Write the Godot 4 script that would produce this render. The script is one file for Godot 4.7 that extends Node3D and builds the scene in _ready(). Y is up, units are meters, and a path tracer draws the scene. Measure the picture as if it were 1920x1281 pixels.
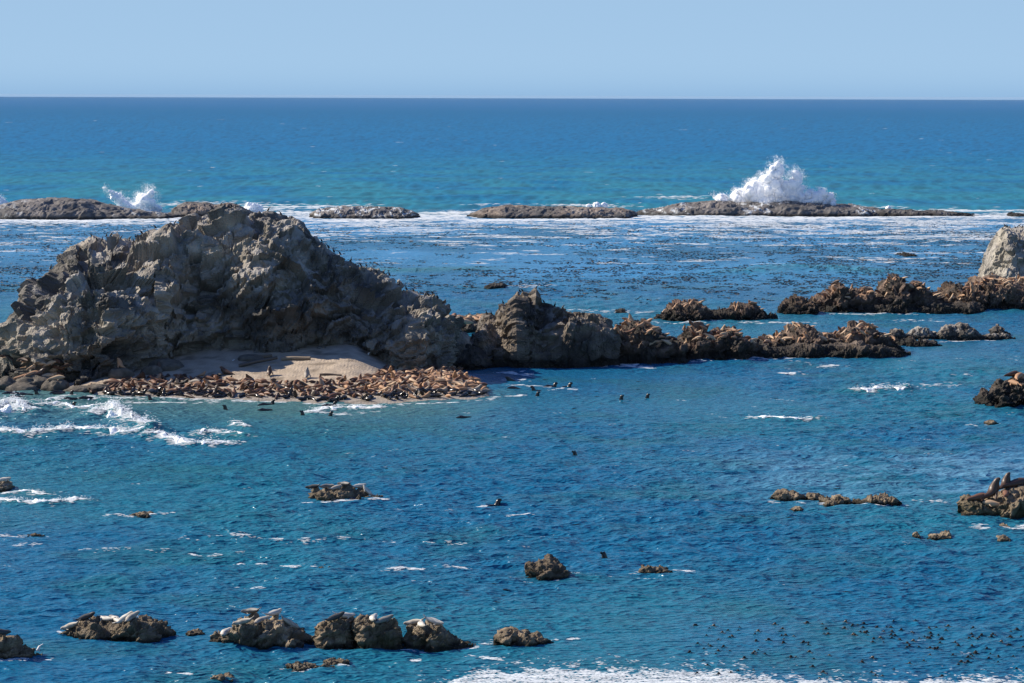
extends Node3D
# Offshore rocks with a sea lion colony, seen through a long lens from a cliff top. Metres, y up, the sea lies at y = 0.

const EYE := Vector3(0, 39, 0)
const FOCAL := 5000.0          # lens length in pixels of the 1920 wide photograph
const PITCH := -5.268
const ROLL := 0.18
var lens_basis: Basis
var rng := RandomNumberGenerator.new()
var used := {}

# ---------------------------------------------------------------- survey helpers: a bearing from the cliff becomes a place in the world
func bearing(px: float, py: float) -> Vector3:
	return lens_basis * Vector3((px - 960.0) / FOCAL, (640.5 - py) / FOCAL, -1.0)

func sea_at(px: float, py: float, level := 0.0) -> Vector3:
	var r := bearing(px, py)
	return EYE + r * ((level - EYE.y) / r.y)

func on_plane(px: float, py: float, z: float) -> Vector3:
	var r := bearing(px, py)
	return EYE + r * ((z - EYE.z) / r.z)

# ---------------------------------------------------------------- naming
func add(o: Node3D, called: String, parent: Node = null) -> void:
	var n: int = used.get(called, 0)
	used[called] = n + 1
	o.name = called if n == 0 else "%s_%03d" % [called, n]
	(parent if parent else self).add_child(o, true)

func tag(o: Node3D, label: String, category: String, group := "") -> void:
	o.set_meta("label", label)
	o.set_meta("category", category)
	if group != "":
		o.set_meta("group", group)

func solid(called: String, mesh: Mesh, m: Material) -> MeshInstance3D:
	var o := MeshInstance3D.new()
	o.mesh = mesh
	o.material_override = m
	add(o, called)
	return o

# ---------------------------------------------------------------- noise
func noise(s: int, f: float, octaves := 4, kind := FastNoiseLite.TYPE_SIMPLEX_SMOOTH, fractal := FastNoiseLite.FRACTAL_FBM) -> FastNoiseLite:
	var n := FastNoiseLite.new()
	n.seed = s
	n.frequency = f
	n.noise_type = kind
	n.fractal_type = fractal
	n.fractal_octaves = octaves
	return n

func tile(n: FastNoiseLite, size: int) -> NoiseTexture2D:
	var t := NoiseTexture2D.new()
	t.width = size
	t.height = size
	t.seamless = true
	t.seamless_blend_skirt = 0.3
	t.noise = n
	return t

# ---------------------------------------------------------------- meshes
func grid_mesh(v: PackedVector3Array, cols: int, rows: int, colors := PackedColorArray(), uv := PackedVector2Array()) -> ArrayMesh:
	var n := PackedVector3Array()
	n.resize(v.size())
	for j in rows:
		var j0 := maxi(j - 1, 0) * cols
		var j1 := mini(j + 1, rows - 1) * cols
		for i in cols:
			var i0 := maxi(i - 1, 0)
			var i1 := mini(i + 1, cols - 1)
			n[j * cols + i] = (v[j * cols + i1] - v[j * cols + i0]).cross(v[j1 + i] - v[j0 + i]).normalized()
	var ix := PackedInt32Array()
	ix.resize((cols - 1) * (rows - 1) * 6)
	var k := 0
	for j in rows - 1:
		for i in cols - 1:
			var a := j * cols + i
			ix[k] = a
			ix[k + 1] = a + cols
			ix[k + 2] = a + cols + 1
			ix[k + 3] = a
			ix[k + 4] = a + cols + 1
			ix[k + 5] = a + 1
			k += 6
	var arrays := []
	arrays.resize(Mesh.ARRAY_MAX)
	arrays[Mesh.ARRAY_VERTEX] = v
	arrays[Mesh.ARRAY_NORMAL] = n
	arrays[Mesh.ARRAY_INDEX] = ix
	if colors.size():
		arrays[Mesh.ARRAY_COLOR] = colors
	if uv.size():
		arrays[Mesh.ARRAY_TEX_UV] = uv
	var m := ArrayMesh.new()
	m.add_surface_from_arrays(Mesh.PRIMITIVE_TRIANGLES, arrays)
	return m

class Shape:
	var v := PackedVector3Array()
	var n := PackedVector3Array()
	var c := PackedColorArray()
	var ix := PackedInt32Array()
	# a tapering tube of elliptical rings along a spine; radii hold half width and half height
	func loft(spine: Array, radii: Array, sides: int, up := Vector3.UP, back := Color.WHITE, belly := Color.WHITE) -> void:
		var first := v.size()
		var count := spine.size()
		for k in count:
			var t: Vector3 = (spine[mini(k + 1, count - 1)] - spine[maxi(k - 1, 0)]).normalized()
			var side := t.cross(up).normalized()
			var top := side.cross(t).normalized()
			for s in sides:
				var a := TAU * s / sides
				var r: Vector2 = radii[k]
				v.append(spine[k] + side * cos(a) * r.x + top * sin(a) * r.y)
				n.append((side * cos(a) * r.y + top * sin(a) * r.x).normalized())
				c.append(back.lerp(belly, clampf(0.5 - 0.8 * sin(a), 0.0, 1.0)))
		for k in count - 1:
			for s in sides:
				var p := first + k * sides + s
				var q := first + k * sides + (s + 1) % sides
				ix.append_array([p, q, p + sides, q, q + sides, p + sides])
		for end in [0, count - 1]:
			var t: Vector3 = (spine[1] - spine[0]) if end == 0 else (spine[count - 1] - spine[count - 2])
			v.append(spine[end] + t.normalized() * (-0.02 if end == 0 else 0.02))
			n.append(t.normalized() * (-1.0 if end == 0 else 1.0))
			c.append(back)
			for s in sides:
				var p: int = first + end * sides + s
				var q: int = first + end * sides + (s + 1) % sides
				if end == 0:
					ix.append_array([v.size() - 1, q, p])
				else:
					ix.append_array([v.size() - 1, p, q])
	func mesh() -> ArrayMesh:
		var arrays := []
		arrays.resize(Mesh.ARRAY_MAX)
		arrays[Mesh.ARRAY_VERTEX] = v
		arrays[Mesh.ARRAY_NORMAL] = n
		arrays[Mesh.ARRAY_COLOR] = c
		arrays[Mesh.ARRAY_INDEX] = ix
		var m := ArrayMesh.new()
		m.add_surface_from_arrays(Mesh.PRIMITIVE_TRIANGLES, arrays)
		return m

# ---------------------------------------------------------------- the sea: rows packed like 1 / distance, columns like distance
const COLS := 640
const NEAR := 160.0
const STEP := 6.25e-6
var sea_rows := 0
var sea_y := PackedFloat32Array()
var swell_n: FastNoiseLite
var mid_n: FastNoiseLite
var chop_n: FastNoiseLite
var tint_n: FastNoiseLite
var calm_n: FastNoiseLite

func half_width(d: float) -> float:
	return 0.25 * d + 12.0

func sea_h(x: float, z: float) -> float:
	var r := (1.0 / NEAR - 1.0 / maxf(-z, 1.0)) / STEP
	var c := (x / half_width(-z) + 1.0) * 0.5 * (COLS - 1)
	var j := clampi(int(r), 1, sea_rows - 3)
	var i := clampi(int(c), 1, COLS - 3)
	var fr := clampf(r - j, 0.0, 1.0)
	var fc := clampf(c - i, 0.0, 1.0)
	var k := j * COLS + i
	return lerpf(lerpf(sea_y[k], sea_y[k + 1], fc), lerpf(sea_y[k + COLS], sea_y[k + COLS + 1], fc), fr)

var breakers := []   # crest lines: [points in the world, height, half breadth]

func build_sea() -> void:
	swell_n = noise(3, 1.0, 2)
	mid_n = noise(4, 1.0, 2)
	chop_n = noise(5, 1.0, 3, FastNoiseLite.TYPE_SIMPLEX_SMOOTH, FastNoiseLite.FRACTAL_RIDGED)
	tint_n = noise(6, 1.0, 4)
	calm_n = noise(7, 1.0, 3)
	sea_rows = int((1.0 / NEAR - 1.0 / 45000.0) / STEP) + 1
	var v := PackedVector3Array()
	var c := PackedColorArray()
	v.resize(COLS * sea_rows)
	c.resize(COLS * sea_rows)
	sea_y.resize(COLS * sea_rows)
	var blue := Color(0.011, 0.110, 0.222)
	var deep := Color(0.0, 0.104, 0.235)
	var teal := Color(0.016, 0.150, 0.208)
	var murk := Color(0.085, 0.180, 0.175)
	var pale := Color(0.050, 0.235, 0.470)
	var green := Color(0.016, 0.112, 0.145)
	for j in sea_rows:
		var d := 1.0 / (1.0 / NEAR - j * STEP)
		var w := half_width(d)
		var lagoon := smoothstep(900.0, 840.0, d)
		var swell_a := lerpf(0.8, 0.22, lagoon)
		var chop_a := 0.26 * smoothstep(700.0, 300.0, d)
		var mid_a := 0.30 * smoothstep(2500.0, 900.0, d)
		if d > 6000.0:
			swell_a = 0.0
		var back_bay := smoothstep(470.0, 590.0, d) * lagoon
		var fade := smoothstep(3000.0, 12000.0, d)
		for i in COLS:
			var x := (2.0 * i / (COLS - 1) - 1.0) * w
			var k := j * COLS + i
			var calm := calm_n.get_noise_2d(x * 0.012, d * 0.007)
			var smoothness := clampf(0.85 + calm * 1.3, 0.35, 1.25)
			var h := 0.0
			if d < 6000.0:
				h = swell_a * swell_n.get_noise_2d(x * 0.012, d * 0.035)
				if d < 2500.0:
					h += mid_a * smoothness * mid_n.get_noise_2d(x * 0.16, d * 0.26)
					if chop_a > 0.0:
						h += chop_a * smoothness * (chop_n.get_noise_2d(x * 0.24, d * 0.62) * 0.55)
			sea_y[k] = h
			v[k] = Vector3(x, h, -d)
			var t := tint_n.get_noise_2d(x * 0.016, d * 0.010)
			var col := blue.lerp(teal, clampf(0.25 + t * 1.0, 0.0, 0.6))
			col = col.lerp(green, clampf(mid_n.get_noise_2d(x * 0.05 + 40.0, d * 0.05) * 1.1 - 0.1, 0.0, 0.55))
			if lagoon < 1.0:
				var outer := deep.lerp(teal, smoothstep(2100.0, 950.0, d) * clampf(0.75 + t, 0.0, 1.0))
				col = col.lerp((outer.lerp(Color(0.010, 0.118, 0.275), fade) * (1.0 + 0.5 * chop_n.get_noise_2d(x * 0.11, d * 0.018) * smoothstep(7000.0, 2000.0, d) - 0.1)), 1.0 - lagoon)  # colour noise paints the light and dark of waves the mesh cannot resolve
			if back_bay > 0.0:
				col = col.lerp(pale, back_bay * clampf(0.45 + t * 0.9, 0.1, 0.8))  # sky reflection on kelp-calmed water, painted into the colour
			# painted-in water sheen mixed with thin foam above the low rock line
			if d > 248.0 and d < 302.0 and x > 4.0:
				var sheen_foam := smoothstep(27.0, 8.0, absf(d - 274.0)) * smoothstep(4.0, 46.0, x)
				sheen_foam *= clampf(0.5 + 1.3 * calm_n.get_noise_2d(x * 0.05, d * 0.25) + 0.5 * mid_n.get_noise_2d(x * 0.25, d * 1.1), 0.0, 1.0)
				col = col.lerp(Color(0.13, 0.30, 0.44), sheen_foam * 0.7)
			# silt stirred up along the beach
			if d < 352.0 and d > 290.0 and x < 8.0:
				var near_beach := smoothstep(300.0, 345.0, d + t * 10.0) * smoothstep(6.0, -14.0, x + t * 8.0)
				col = col.lerp(murk, near_beach * 0.85)
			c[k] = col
	# crest lines of the breakers lift the surface
	for b in breakers:
		var pts: Array = b[0]
		var lo := Vector2(1e9, 1e9)
		var hi := Vector2(-1e9, -1e9)
		for p in pts:
			lo = lo.min(Vector2(p.x, -p.z))
			hi = hi.max(Vector2(p.x, -p.z))
		var reach: float = b[2] * 3.0
		lo -= Vector2(reach, reach)
		hi += Vector2(reach, reach)
		var j0 := clampi(int((1.0 / NEAR - 1.0 / maxf(lo.y, NEAR)) / STEP), 0, sea_rows - 1)
		var j1 := clampi(int((1.0 / NEAR - 1.0 / maxf(hi.y, NEAR)) / STEP) + 1, 0, sea_rows - 1)
		for j in range(j0, j1 + 1):
			var d := -v[j * COLS].z
			var w := half_width(d)
			var i0 := clampi(int((lo.x / w + 1.0) * 0.5 * (COLS - 1)), 0, COLS - 1)
			var i1 := clampi(int((hi.x / w + 1.0) * 0.5 * (COLS - 1)) + 1, 0, COLS - 1)
			for i in range(i0, i1 + 1):
				var k := j * COLS + i
				var p := Vector2(v[k].x, v[k].z)
				var best := 1e9
				for s in pts.size() - 1:
					var a := Vector2(pts[s].x, pts[s].z)
					var e := Vector2(pts[s + 1].x, pts[s + 1].z)
					best = minf(best, p.distance_to(Geometry2D.get_closest_point_to_segment(p, a, e)))
				var up: float = exp(-pow(best / b[2], 2.0))
				if up > 0.02:
					var lift: float = b[1] * up * (0.75 + 0.5 * mid_n.get_noise_2d(p.x * 0.3, p.y * 0.3))
					sea_y[k] += lift
					v[k].y += lift
					c[k] = c[k].lerp(Color(0.03, 0.17, 0.19), up * 0.6)
	# the outermost row and columns reach past everything
	for i in COLS:
		v[i].z = -20.0
		v[i].y = 0.0
	for j in sea_rows:
		v[j * COLS].x *= 5.0
		v[j * COLS + COLS - 1].x *= 5.0
	var uv := PackedVector2Array()
	uv.resize(v.size())
	for k in v.size():
		uv[k] = Vector2(v[k].x, v[k].z) / 41.0
	var m := StandardMaterial3D.new()
	m.vertex_color_use_as_albedo = true
	m.roughness = 0.27
	m.metallic_specular = 0.28
	m.heightmap_enabled = true
	m.heightmap_scale = 44.0
	var ripple := noise(9, 0.030, 5, FastNoiseLite.TYPE_SIMPLEX_SMOOTH, FastNoiseLite.FRACTAL_RIDGED)
	ripple.fractal_gain = 0.55
	m.heightmap_texture = tile(ripple, 1024)
	m.uv1_scale = Vector3(0.45, 1.15, 1.0)
	var cut := int((1.0 / NEAR - 1.0 / 930.0) / STEP)
	var n := cut * COLS
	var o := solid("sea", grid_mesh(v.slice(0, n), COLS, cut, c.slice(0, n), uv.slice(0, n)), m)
	o.set_meta("kind", "structure")
	o.set_meta("label", "wind-rippled blue and teal water inside the reef")
	# beyond the reef the waves are too far off to tell apart: a rougher, duller surface
	var far := StandardMaterial3D.new()
	far.vertex_color_use_as_albedo = true
	far.roughness = 0.45
	far.metallic_specular = 0.16
	var first := n - COLS
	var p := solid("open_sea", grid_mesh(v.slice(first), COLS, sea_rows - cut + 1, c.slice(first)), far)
	p.set_meta("kind", "structure")
	p.set_meta("label", "open blue ocean beyond the reef out to the horizon")

# ---------------------------------------------------------------- rocks: a ridge whose crest follows the outline, with its own depth
var big_n: FastNoiseLite
var crag_n: FastNoiseLite
var cell_n: FastNoiseLite
var fine_n: FastNoiseLite
var spot_n: FastNoiseLite
var block_n: FastNoiseLite
var rock_mat: StandardMaterial3D
var near_rock_mat: StandardMaterial3D

class Rock:
	var v: PackedVector3Array
	var cols: int
	var rows: int
	var px0: float
	var px1: float
	var zc: float
	func at(px: float, row: float) -> Vector3:
		var i := clampi(int(round((px - px0) / (px1 - px0) * (cols - 1))), 0, cols - 1)
		return v[clampi(int(row * (rows - 1)), 0, rows - 1) * cols + i]
	func crest(px: float) -> Vector3:
		var i := clampi(int(round((px - px0) / (px1 - px0) * (cols - 1))), 0, cols - 1)
		var best := v[i]
		for j in rows:
			if v[j * cols + i].y > best.y:
				best = v[j * cols + i]
		return best

func height_at(profile: Array, px: float) -> float:
	for k in profile.size() - 1:
		if px <= profile[k + 1][0]:
			return lerpf(profile[k][1], profile[k + 1][1], clampf((px - profile[k][0]) / maxf(profile[k + 1][0] - profile[k][0], 0.001), 0.0, 1.0))
	return profile[-1][1]

# o: amp, freq, cols, rows, q (front profile), p (plan), lean, bulges [px, py, radius, push], tints, wet, guano, ends, base (height of the ground it stands on)
func ridge(profile: Array, base_py: float, depth: float, o: Dictionary) -> Array:
	var r := Rock.new()
	r.cols = o.get("cols", 60)
	r.rows = o.get("rows", 36)
	r.px0 = profile[0][0]
	r.px1 = profile[-1][0]
	var mid := (r.px0 + r.px1) * 0.5
	var front := sea_at(mid, base_py)
	r.zc = front.z - depth * 0.5
	var sea_py := base_py
	var amp: float = o.get("amp", 0.3)
	var f: float = o.get("freq", 1.0)
	var q: float = o.get("q", 0.8)
	var p: float = o.get("p", 0.9)
	var v := PackedVector3Array()
	v.resize(r.cols * r.rows)
	var top := 0.01
	var hs := PackedFloat32Array()
	var xs := PackedFloat32Array()
	for i in r.cols:
		var px := lerpf(r.px0, r.px1, float(i) / (r.cols - 1))
		var w := on_plane(px, height_at(profile, px), r.zc)
		hs.append(maxf(w.y, 0.02))
		xs.append(w.x)
		top = maxf(top, w.y)
	var soft := PackedFloat32Array()
	var span := maxi(int(r.cols * 0.035), 1)
	for i in r.cols:
		var sum := 0.0
		for k in range(-span, span + 1):
			sum += hs[clampi(i + k, 0, r.cols - 1)]
		soft.append(sum / (2 * span + 1))
	var ends: float = o.get("ends", 0.08)
	var feet: Array = o.get("feet", [])
	var pull: float = o.get("pull", 0.0)
	for i in r.cols:
		var u := float(i) / (r.cols - 1)
		var taper := minf(smoothstep(0.0, ends, u) if not o.get("open_left", false) else 1.0, smoothstep(0.0, ends, 1.0 - u) if not o.get("open_right", false) else 1.0)
		var half := depth * 0.5 * (0.25 + 0.75 * pow(clampf(hs[i] / top, 0.0, 1.0), 0.5)) * (0.25 + 0.75 * taper)
		for j in r.rows:
			var t := float(j) / (r.rows - 1)
			var a := lerpf(-0.22, PI * 0.5, t / 0.62) if t < 0.62 else lerpf(PI * 0.5, PI + 0.15, (t - 0.62) / 0.38)
			var s := sin(a)
			var y := minf(lerpf(soft[i], hs[i], pow(s, 5.0)) * pow(s, q), hs[i]) if s > 0.0 else s * (2.0 + hs[i] * 0.3)
			var cz := signf(cos(a)) * pow(absf(cos(a)), p)
			var foot := height_at(feet, lerpf(r.px0, r.px1, u)) if feet.size() and cz > 0.0 else 0.0
			v[j * r.cols + i] = Vector3(xs[i] + pull * maxf(cz, 0.0) * smoothstep(0.45, 0.0, u), y, r.zc + (half + foot) * cz)
	var ends_n := r.cols - 1
	var bulges := []
	for b in o.get("bulges", []):
		var c := on_plane(b[0], b[1], r.zc + depth * 0.3)
		bulges.append([c, b[2], b[3], b[4] if b.size() > 4 else 1.0])
	var w := PackedVector3Array()
	w.resize(v.size())
	var sd: float = o.get("seed", 0.0) * 37.0
	for j in r.rows:
		var j0 := maxi(j - 1, 0) * r.cols
		var j1 := mini(j + 1, r.rows - 1) * r.cols
		for i in r.cols:
			var k := j * r.cols + i
			var n := (v[j * r.cols + mini(i + 1, ends_n)] - v[j * r.cols + maxi(i - 1, 0)]).cross(v[j1 + i] - v[j0 + i])
			n = n.normalized() if n.length_squared() > 1e-12 else Vector3.UP
			var s := v[k] * f + Vector3(sd, 0, sd)
			var warp := Vector3(fine_n.get_noise_3dv(s * 0.7), fine_n.get_noise_3dv(s * 0.7 + Vector3(31, 7, 3)), 0) * 0.35
			s += warp
			var big := big_n.get_noise_3dv(s)
			var crag := crag_n.get_noise_3dv(s * Vector3(1.0, 1.35, 1.0))
			var cell := cell_n.get_noise_3dv(s * Vector3(1.0, 1.2, 1.0)) + 0.68
			var fine := fine_n.get_noise_3dv(s * 4.0)
			var crag2 := crag_n.get_noise_3dv(s * Vector3(2.5, 3.2, 2.5) + Vector3(17, 0, 5))
			var dip := Vector3(s.x * 0.86 + s.y * 0.5, (s.y * 0.86 - s.x * 0.5) * 1.7, s.z)
			var block := block_n.get_noise_3dv(dip)
			var block2 := block_n.get_noise_3dv(dip * 2.4 + Vector3(5, 0, 9))
			var block3 := block_n.get_noise_3dv(dip * 5.0 + Vector3(1, 8, 2))
			var push := amp * (big * 1.35 - crag * 0.16 + cell * 0.10 - crag2 * 0.08 + block * 0.85 + block2 * 0.44 + block3 * 0.17 + fine * 0.10 - 0.2)
			push *= 1.0 - 0.6 * exp(-pow((float(j) / (r.rows - 1) - 0.62) / 0.09, 2.0))
			for b in bulges:
				var e: Vector3 = v[k] - b[0]
				e.y *= b[3]
				e.z *= 0.45
				push += b[2] * exp(-e.length_squared() / (b[1] * b[1]))
			w[k] = v[k] + n * push
	r.v = w
	# colours: rock of two tones, dark where the tide wets it, pale where birds sit
	var c := PackedColorArray()
	c.resize(w.size())
	var c1: Color = o.get("c1", Color(0.16, 0.135, 0.105))
	var c2: Color = o.get("c2", Color(0.085, 0.075, 0.062))
	var wet: float = o.get("wet", 0.7)
	var guano: float = o.get("guano", 0.0)
	var algae: float = o.get("algae", 0.0)
	var wash: float = o.get("wash", 0.0)
	for j in r.rows:
		for i in r.cols:
			var k := j * r.cols + i
			var s := w[k] * f + Vector3(sd, 0, sd)
			var n := (w[j * r.cols + mini(i + 1, ends_n)] - w[j * r.cols + maxi(i - 1, 0)]).cross(w[mini(j + 1, r.rows - 1) * r.cols + i] - w[maxi(j - 1, 0) * r.cols + i]).normalized()
			var a := spot_n.get_noise_3dv(s * Vector3(0.5, 0.9, 0.5))
			var col := c1.lerp(c2, clampf(0.5 + a * 1.4, 0.0, 1.0))
			var g := spot_n.get_noise_3dv(s * 2.3 + Vector3(9, 9, 9))
			col = col * (1.0 + g * 0.7)
			if guano > 0.0:
				var pale := clampf((spot_n.get_noise_3dv(s * Vector3(1.6, 0.8, 1.6) + Vector3(70, 0, 0)) * 1.6 + n.y * 0.7 - 0.75 + guano) * 1.6, 0.0, 1.0) * smoothstep(0.15, 0.6, w[k].y / top)
				col = col.lerp(Color(0.40, 0.37, 0.33), pale * minf(guano * 1.6, 0.85))
			if algae > 0.0:
				col = col.lerp(Color(0.05, 0.065, 0.02), algae * clampf(a * 1.5 + 0.6, 0.0, 1.0) * smoothstep(0.7, 0.1, w[k].y / top))
			if wash > 0.0:
				var run := spot_n.get_noise_3dv(Vector3(w[k].x * 0.5 + w[k].y * 0.6, w[k].y * 0.9, sd + w[k].z * 0.12))
				col = col.lerp(Color(0.7, 0.74, 0.76), minf(wash * 2.0, 1.0) * smoothstep(0.10, 0.02, absf(run)) * smoothstep(0.02, 0.25, spot_n.get_noise_2d(w[k].x * 0.12 + sd, 5.0) + wash * 0.4))
			col = col.lerp(Color(0.018, 0.018, 0.016), smoothstep(wet * 1.25, wet * 0.5, w[k].y + a * wet * 0.5) * 0.85)
			col.a = 1.0
			c[k] = col
	return [r, grid_mesh(w, r.cols, r.rows, c) if o.get("smooth", false) else faceted(w, r.cols, r.rows, c)]

func rock(called: String, label: String, profile: Array, base_py: float, depth: float, o := {}, group := "") -> Rock:
	var made := ridge(profile, base_py, depth, o)
	var m := solid(called, made[1], o.get("mat", rock_mat))
	tag(m, label, o.get("category", "rock"), group)
	return made[0]

# ---------------------------------------------------------------- scattered copies
func scatter(called: String, mesh: Mesh, m: Material, at: Array, colors := [], stuff := true) -> MultiMeshInstance3D:
	var mm := MultiMesh.new()
	mm.transform_format = MultiMesh.TRANSFORM_3D
	mm.use_colors = colors.size() > 0
	mm.mesh = mesh
	mm.instance_count = at.size()
	for k in at.size():
		mm.set_instance_transform(k, at[k])
		if colors.size():
			mm.set_instance_color(k, colors[k])
	var o := MultiMeshInstance3D.new()
	o.multimesh = mm
	o.material_override = m
	add(o, called)
	if stuff:
		o.set_meta("kind", "stuff")
	return o

# the same grid with each facet flat, for fractured rock
func faceted(v: PackedVector3Array, cols: int, rows: int, colors: PackedColorArray) -> ArrayMesh:
	var n := (cols - 1) * (rows - 1) * 6
	var av := PackedVector3Array()
	var an := PackedVector3Array()
	var ac := PackedColorArray()
	av.resize(n)
	an.resize(n)
	ac.resize(n)
	var k := 0
	for j in rows - 1:
		for i in cols - 1:
			var a := j * cols + i
			var b := a + 1
			var c := a + cols
			var d := c + 1
			var tri := [a, c, d, a, d, b] if (i * 7 + j * 3) % 5 < 3 else [a, c, b, c, d, b]
			for t in [0, 3]:
				var p: Vector3 = v[tri[t]]
				var q: Vector3 = v[tri[t + 1]]
				var w: Vector3 = v[tri[t + 2]]
				var nn := (w - p).cross(q - p).normalized()
				for e in 3:
					av[k] = v[tri[t + e]]
					an[k] = nn
					ac[k] = colors[tri[t + e]]
					k += 1
	var arrays := []
	arrays.resize(Mesh.ARRAY_MAX)
	arrays[Mesh.ARRAY_VERTEX] = av
	arrays[Mesh.ARRAY_NORMAL] = an
	arrays[Mesh.ARRAY_COLOR] = ac
	var m := ArrayMesh.new()
	m.add_surface_from_arrays(Mesh.PRIMITIVE_TRIANGLES, arrays)
	return m

# copies of a small mesh joined into one
func joined(at: Array, small: ArrayMesh) -> ArrayMesh:
	var a := small.surface_get_arrays(0)
	var sv: PackedVector3Array = a[Mesh.ARRAY_VERTEX]
	var sn: PackedVector3Array = a[Mesh.ARRAY_NORMAL]
	var si: PackedInt32Array = a[Mesh.ARRAY_INDEX]
	var sh := Shape.new()
	for t in at:
		var first := sh.v.size()
		for k in sv.size():
			sh.v.append(t * sv[k])
			sh.n.append((t.basis * sn[k]).normalized())
		for k in si:
			sh.ix.append(first + k)
	sh.c.resize(sh.v.size())
	sh.c.fill(Color.WHITE)
	return sh.mesh()

func speck_mesh() -> ArrayMesh:
	var sh := Shape.new()
	for p in [Vector3(-1, -0.2, -0.8), Vector3(0.9, 0.2, -1), Vector3(1, -0.2, 0.9), Vector3(-0.8, 0.3, 1)]:
		sh.v.append(p * 0.62)
		sh.n.append(Vector3.UP)
		sh.c.append(Color.WHITE)
	sh.ix.append_array([0, 1, 2, 0, 2, 3])
	return sh.mesh()

func flake_mesh(s: int) -> ArrayMesh:
	var g := RandomNumberGenerator.new()
	g.seed = s
	var sh := Shape.new()
	sh.v.append(Vector3(0, 0.16, 0))
	sh.n.append(Vector3.UP)
	sh.c.append(Color.WHITE)
	for k in 6:
		var a := TAU * k / 6.0
		var r := g.randf_range(0.55, 1.25)
		sh.v.append(Vector3(cos(a) * r, -0.05, sin(a) * r))
		sh.n.append(Vector3(cos(a) * 0.3, 0.95, sin(a) * 0.3).normalized())
		sh.c.append(Color.WHITE)
		sh.ix.append_array([0, 1 + k, 1 + (k + 1) % 6])
	return sh.mesh()

var foam_mat: StandardMaterial3D
var spray_mat: StandardMaterial3D
var flake: ArrayMesh
var droplet: ArrayMesh
var puff: ArrayMesh
var film_mat: StandardMaterial3D
var water_mat: StandardMaterial3D

func flake_at(x: float, z: float, size: float, stretch := 1.6) -> Transform3D:
	var b := Basis(Vector3.UP, rng.randf_range(-0.5, 0.5)).scaled_local(Vector3(size * stretch, size * 0.8, size))
	return Transform3D(b, Vector3(x, sea_h(x, z) + 0.02 + size * 0.03, z))

# flakes along a line of the sea surface; density fades to the sides
func foam_line(out: Array, pts: Array, half: float, per_m: float, size: float, seed_at := 0.0) -> void:
	for k in pts.size() - 1:
		var a: Vector3 = pts[k]
		var b: Vector3 = pts[k + 1]
		var n := int(a.distance_to(b) * per_m)
		for i in n:
			var t := rng.randf()
			var p := a.lerp(b, t)
			var gap := tint_n.get_noise_2d(p.x * 0.22 + seed_at, p.z * 0.22)
			var off := Vector2(rng.randfn(0.0, half * 0.4), rng.randfn(0.0, half * 0.55) * (1.0 + gap * 1.2))
			var keep := tint_n.get_noise_2d((p.x + off.x) * 0.55, (p.z + off.y) * 0.30 + seed_at)
			if keep < -0.12 + 0.25 * absf(off.y) / half:
				continue
			out.append(flake_at(p.x + off.x, p.z + off.y, size * rng.randf_range(0.4, 1.2)))

# the white lip of a breaker: a lumpy strip along its crest that dips under the surface at both sides
func crest_mesh(pts: Array, half: float, high: float) -> ArrayMesh:
	var along := []
	for k in pts.size() - 1:
		var n := maxi(int(pts[k].distance_to(pts[k + 1]) / 0.22), 2)
		for i in n:
			along.append(pts[k].lerp(pts[k + 1], float(i) / n))
	var cols: int = along.size()
	var v := PackedVector3Array()
	for j in 7:
		var t := j / 3.0 - 1.0
		for i in cols:
			var c: Vector3 = along[i]
			var end := minf(float(i) / cols, 1.0 - float(i) / cols)
			var wide := half * smoothstep(0.0, 0.12, end) * clampf(0.16 + 0.9 * tint_n.get_noise_2d(c.x * 0.7, c.z * 0.2), 0.015, 0.6)
			var p := Vector3(c.x + 0.3 * mid_n.get_noise_2d(c.x * 1.3, j * 3.0), 0, c.z - t * wide * 1.6 + 1.2 * mid_n.get_noise_2d(c.x * 0.35, c.z * 0.1))
			p.y = sea_h(p.x, p.z) + (1.0 - t * t) * (0.05 + 0.3 * high) * wide / half * (1.2 + 1.6 * chop_n.get_noise_2d(p.x * 1.8, p.z * 1.8)) - (0.12 if absf(t) > 0.9 else 0.0)
			v.append(p)
	return grid_mesh(v, cols, 7)

func line(pxs: Array) -> Array:
	var out := []
	for p in pxs:
		out.append(sea_at(p[0], p[1]))
	return out

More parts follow.
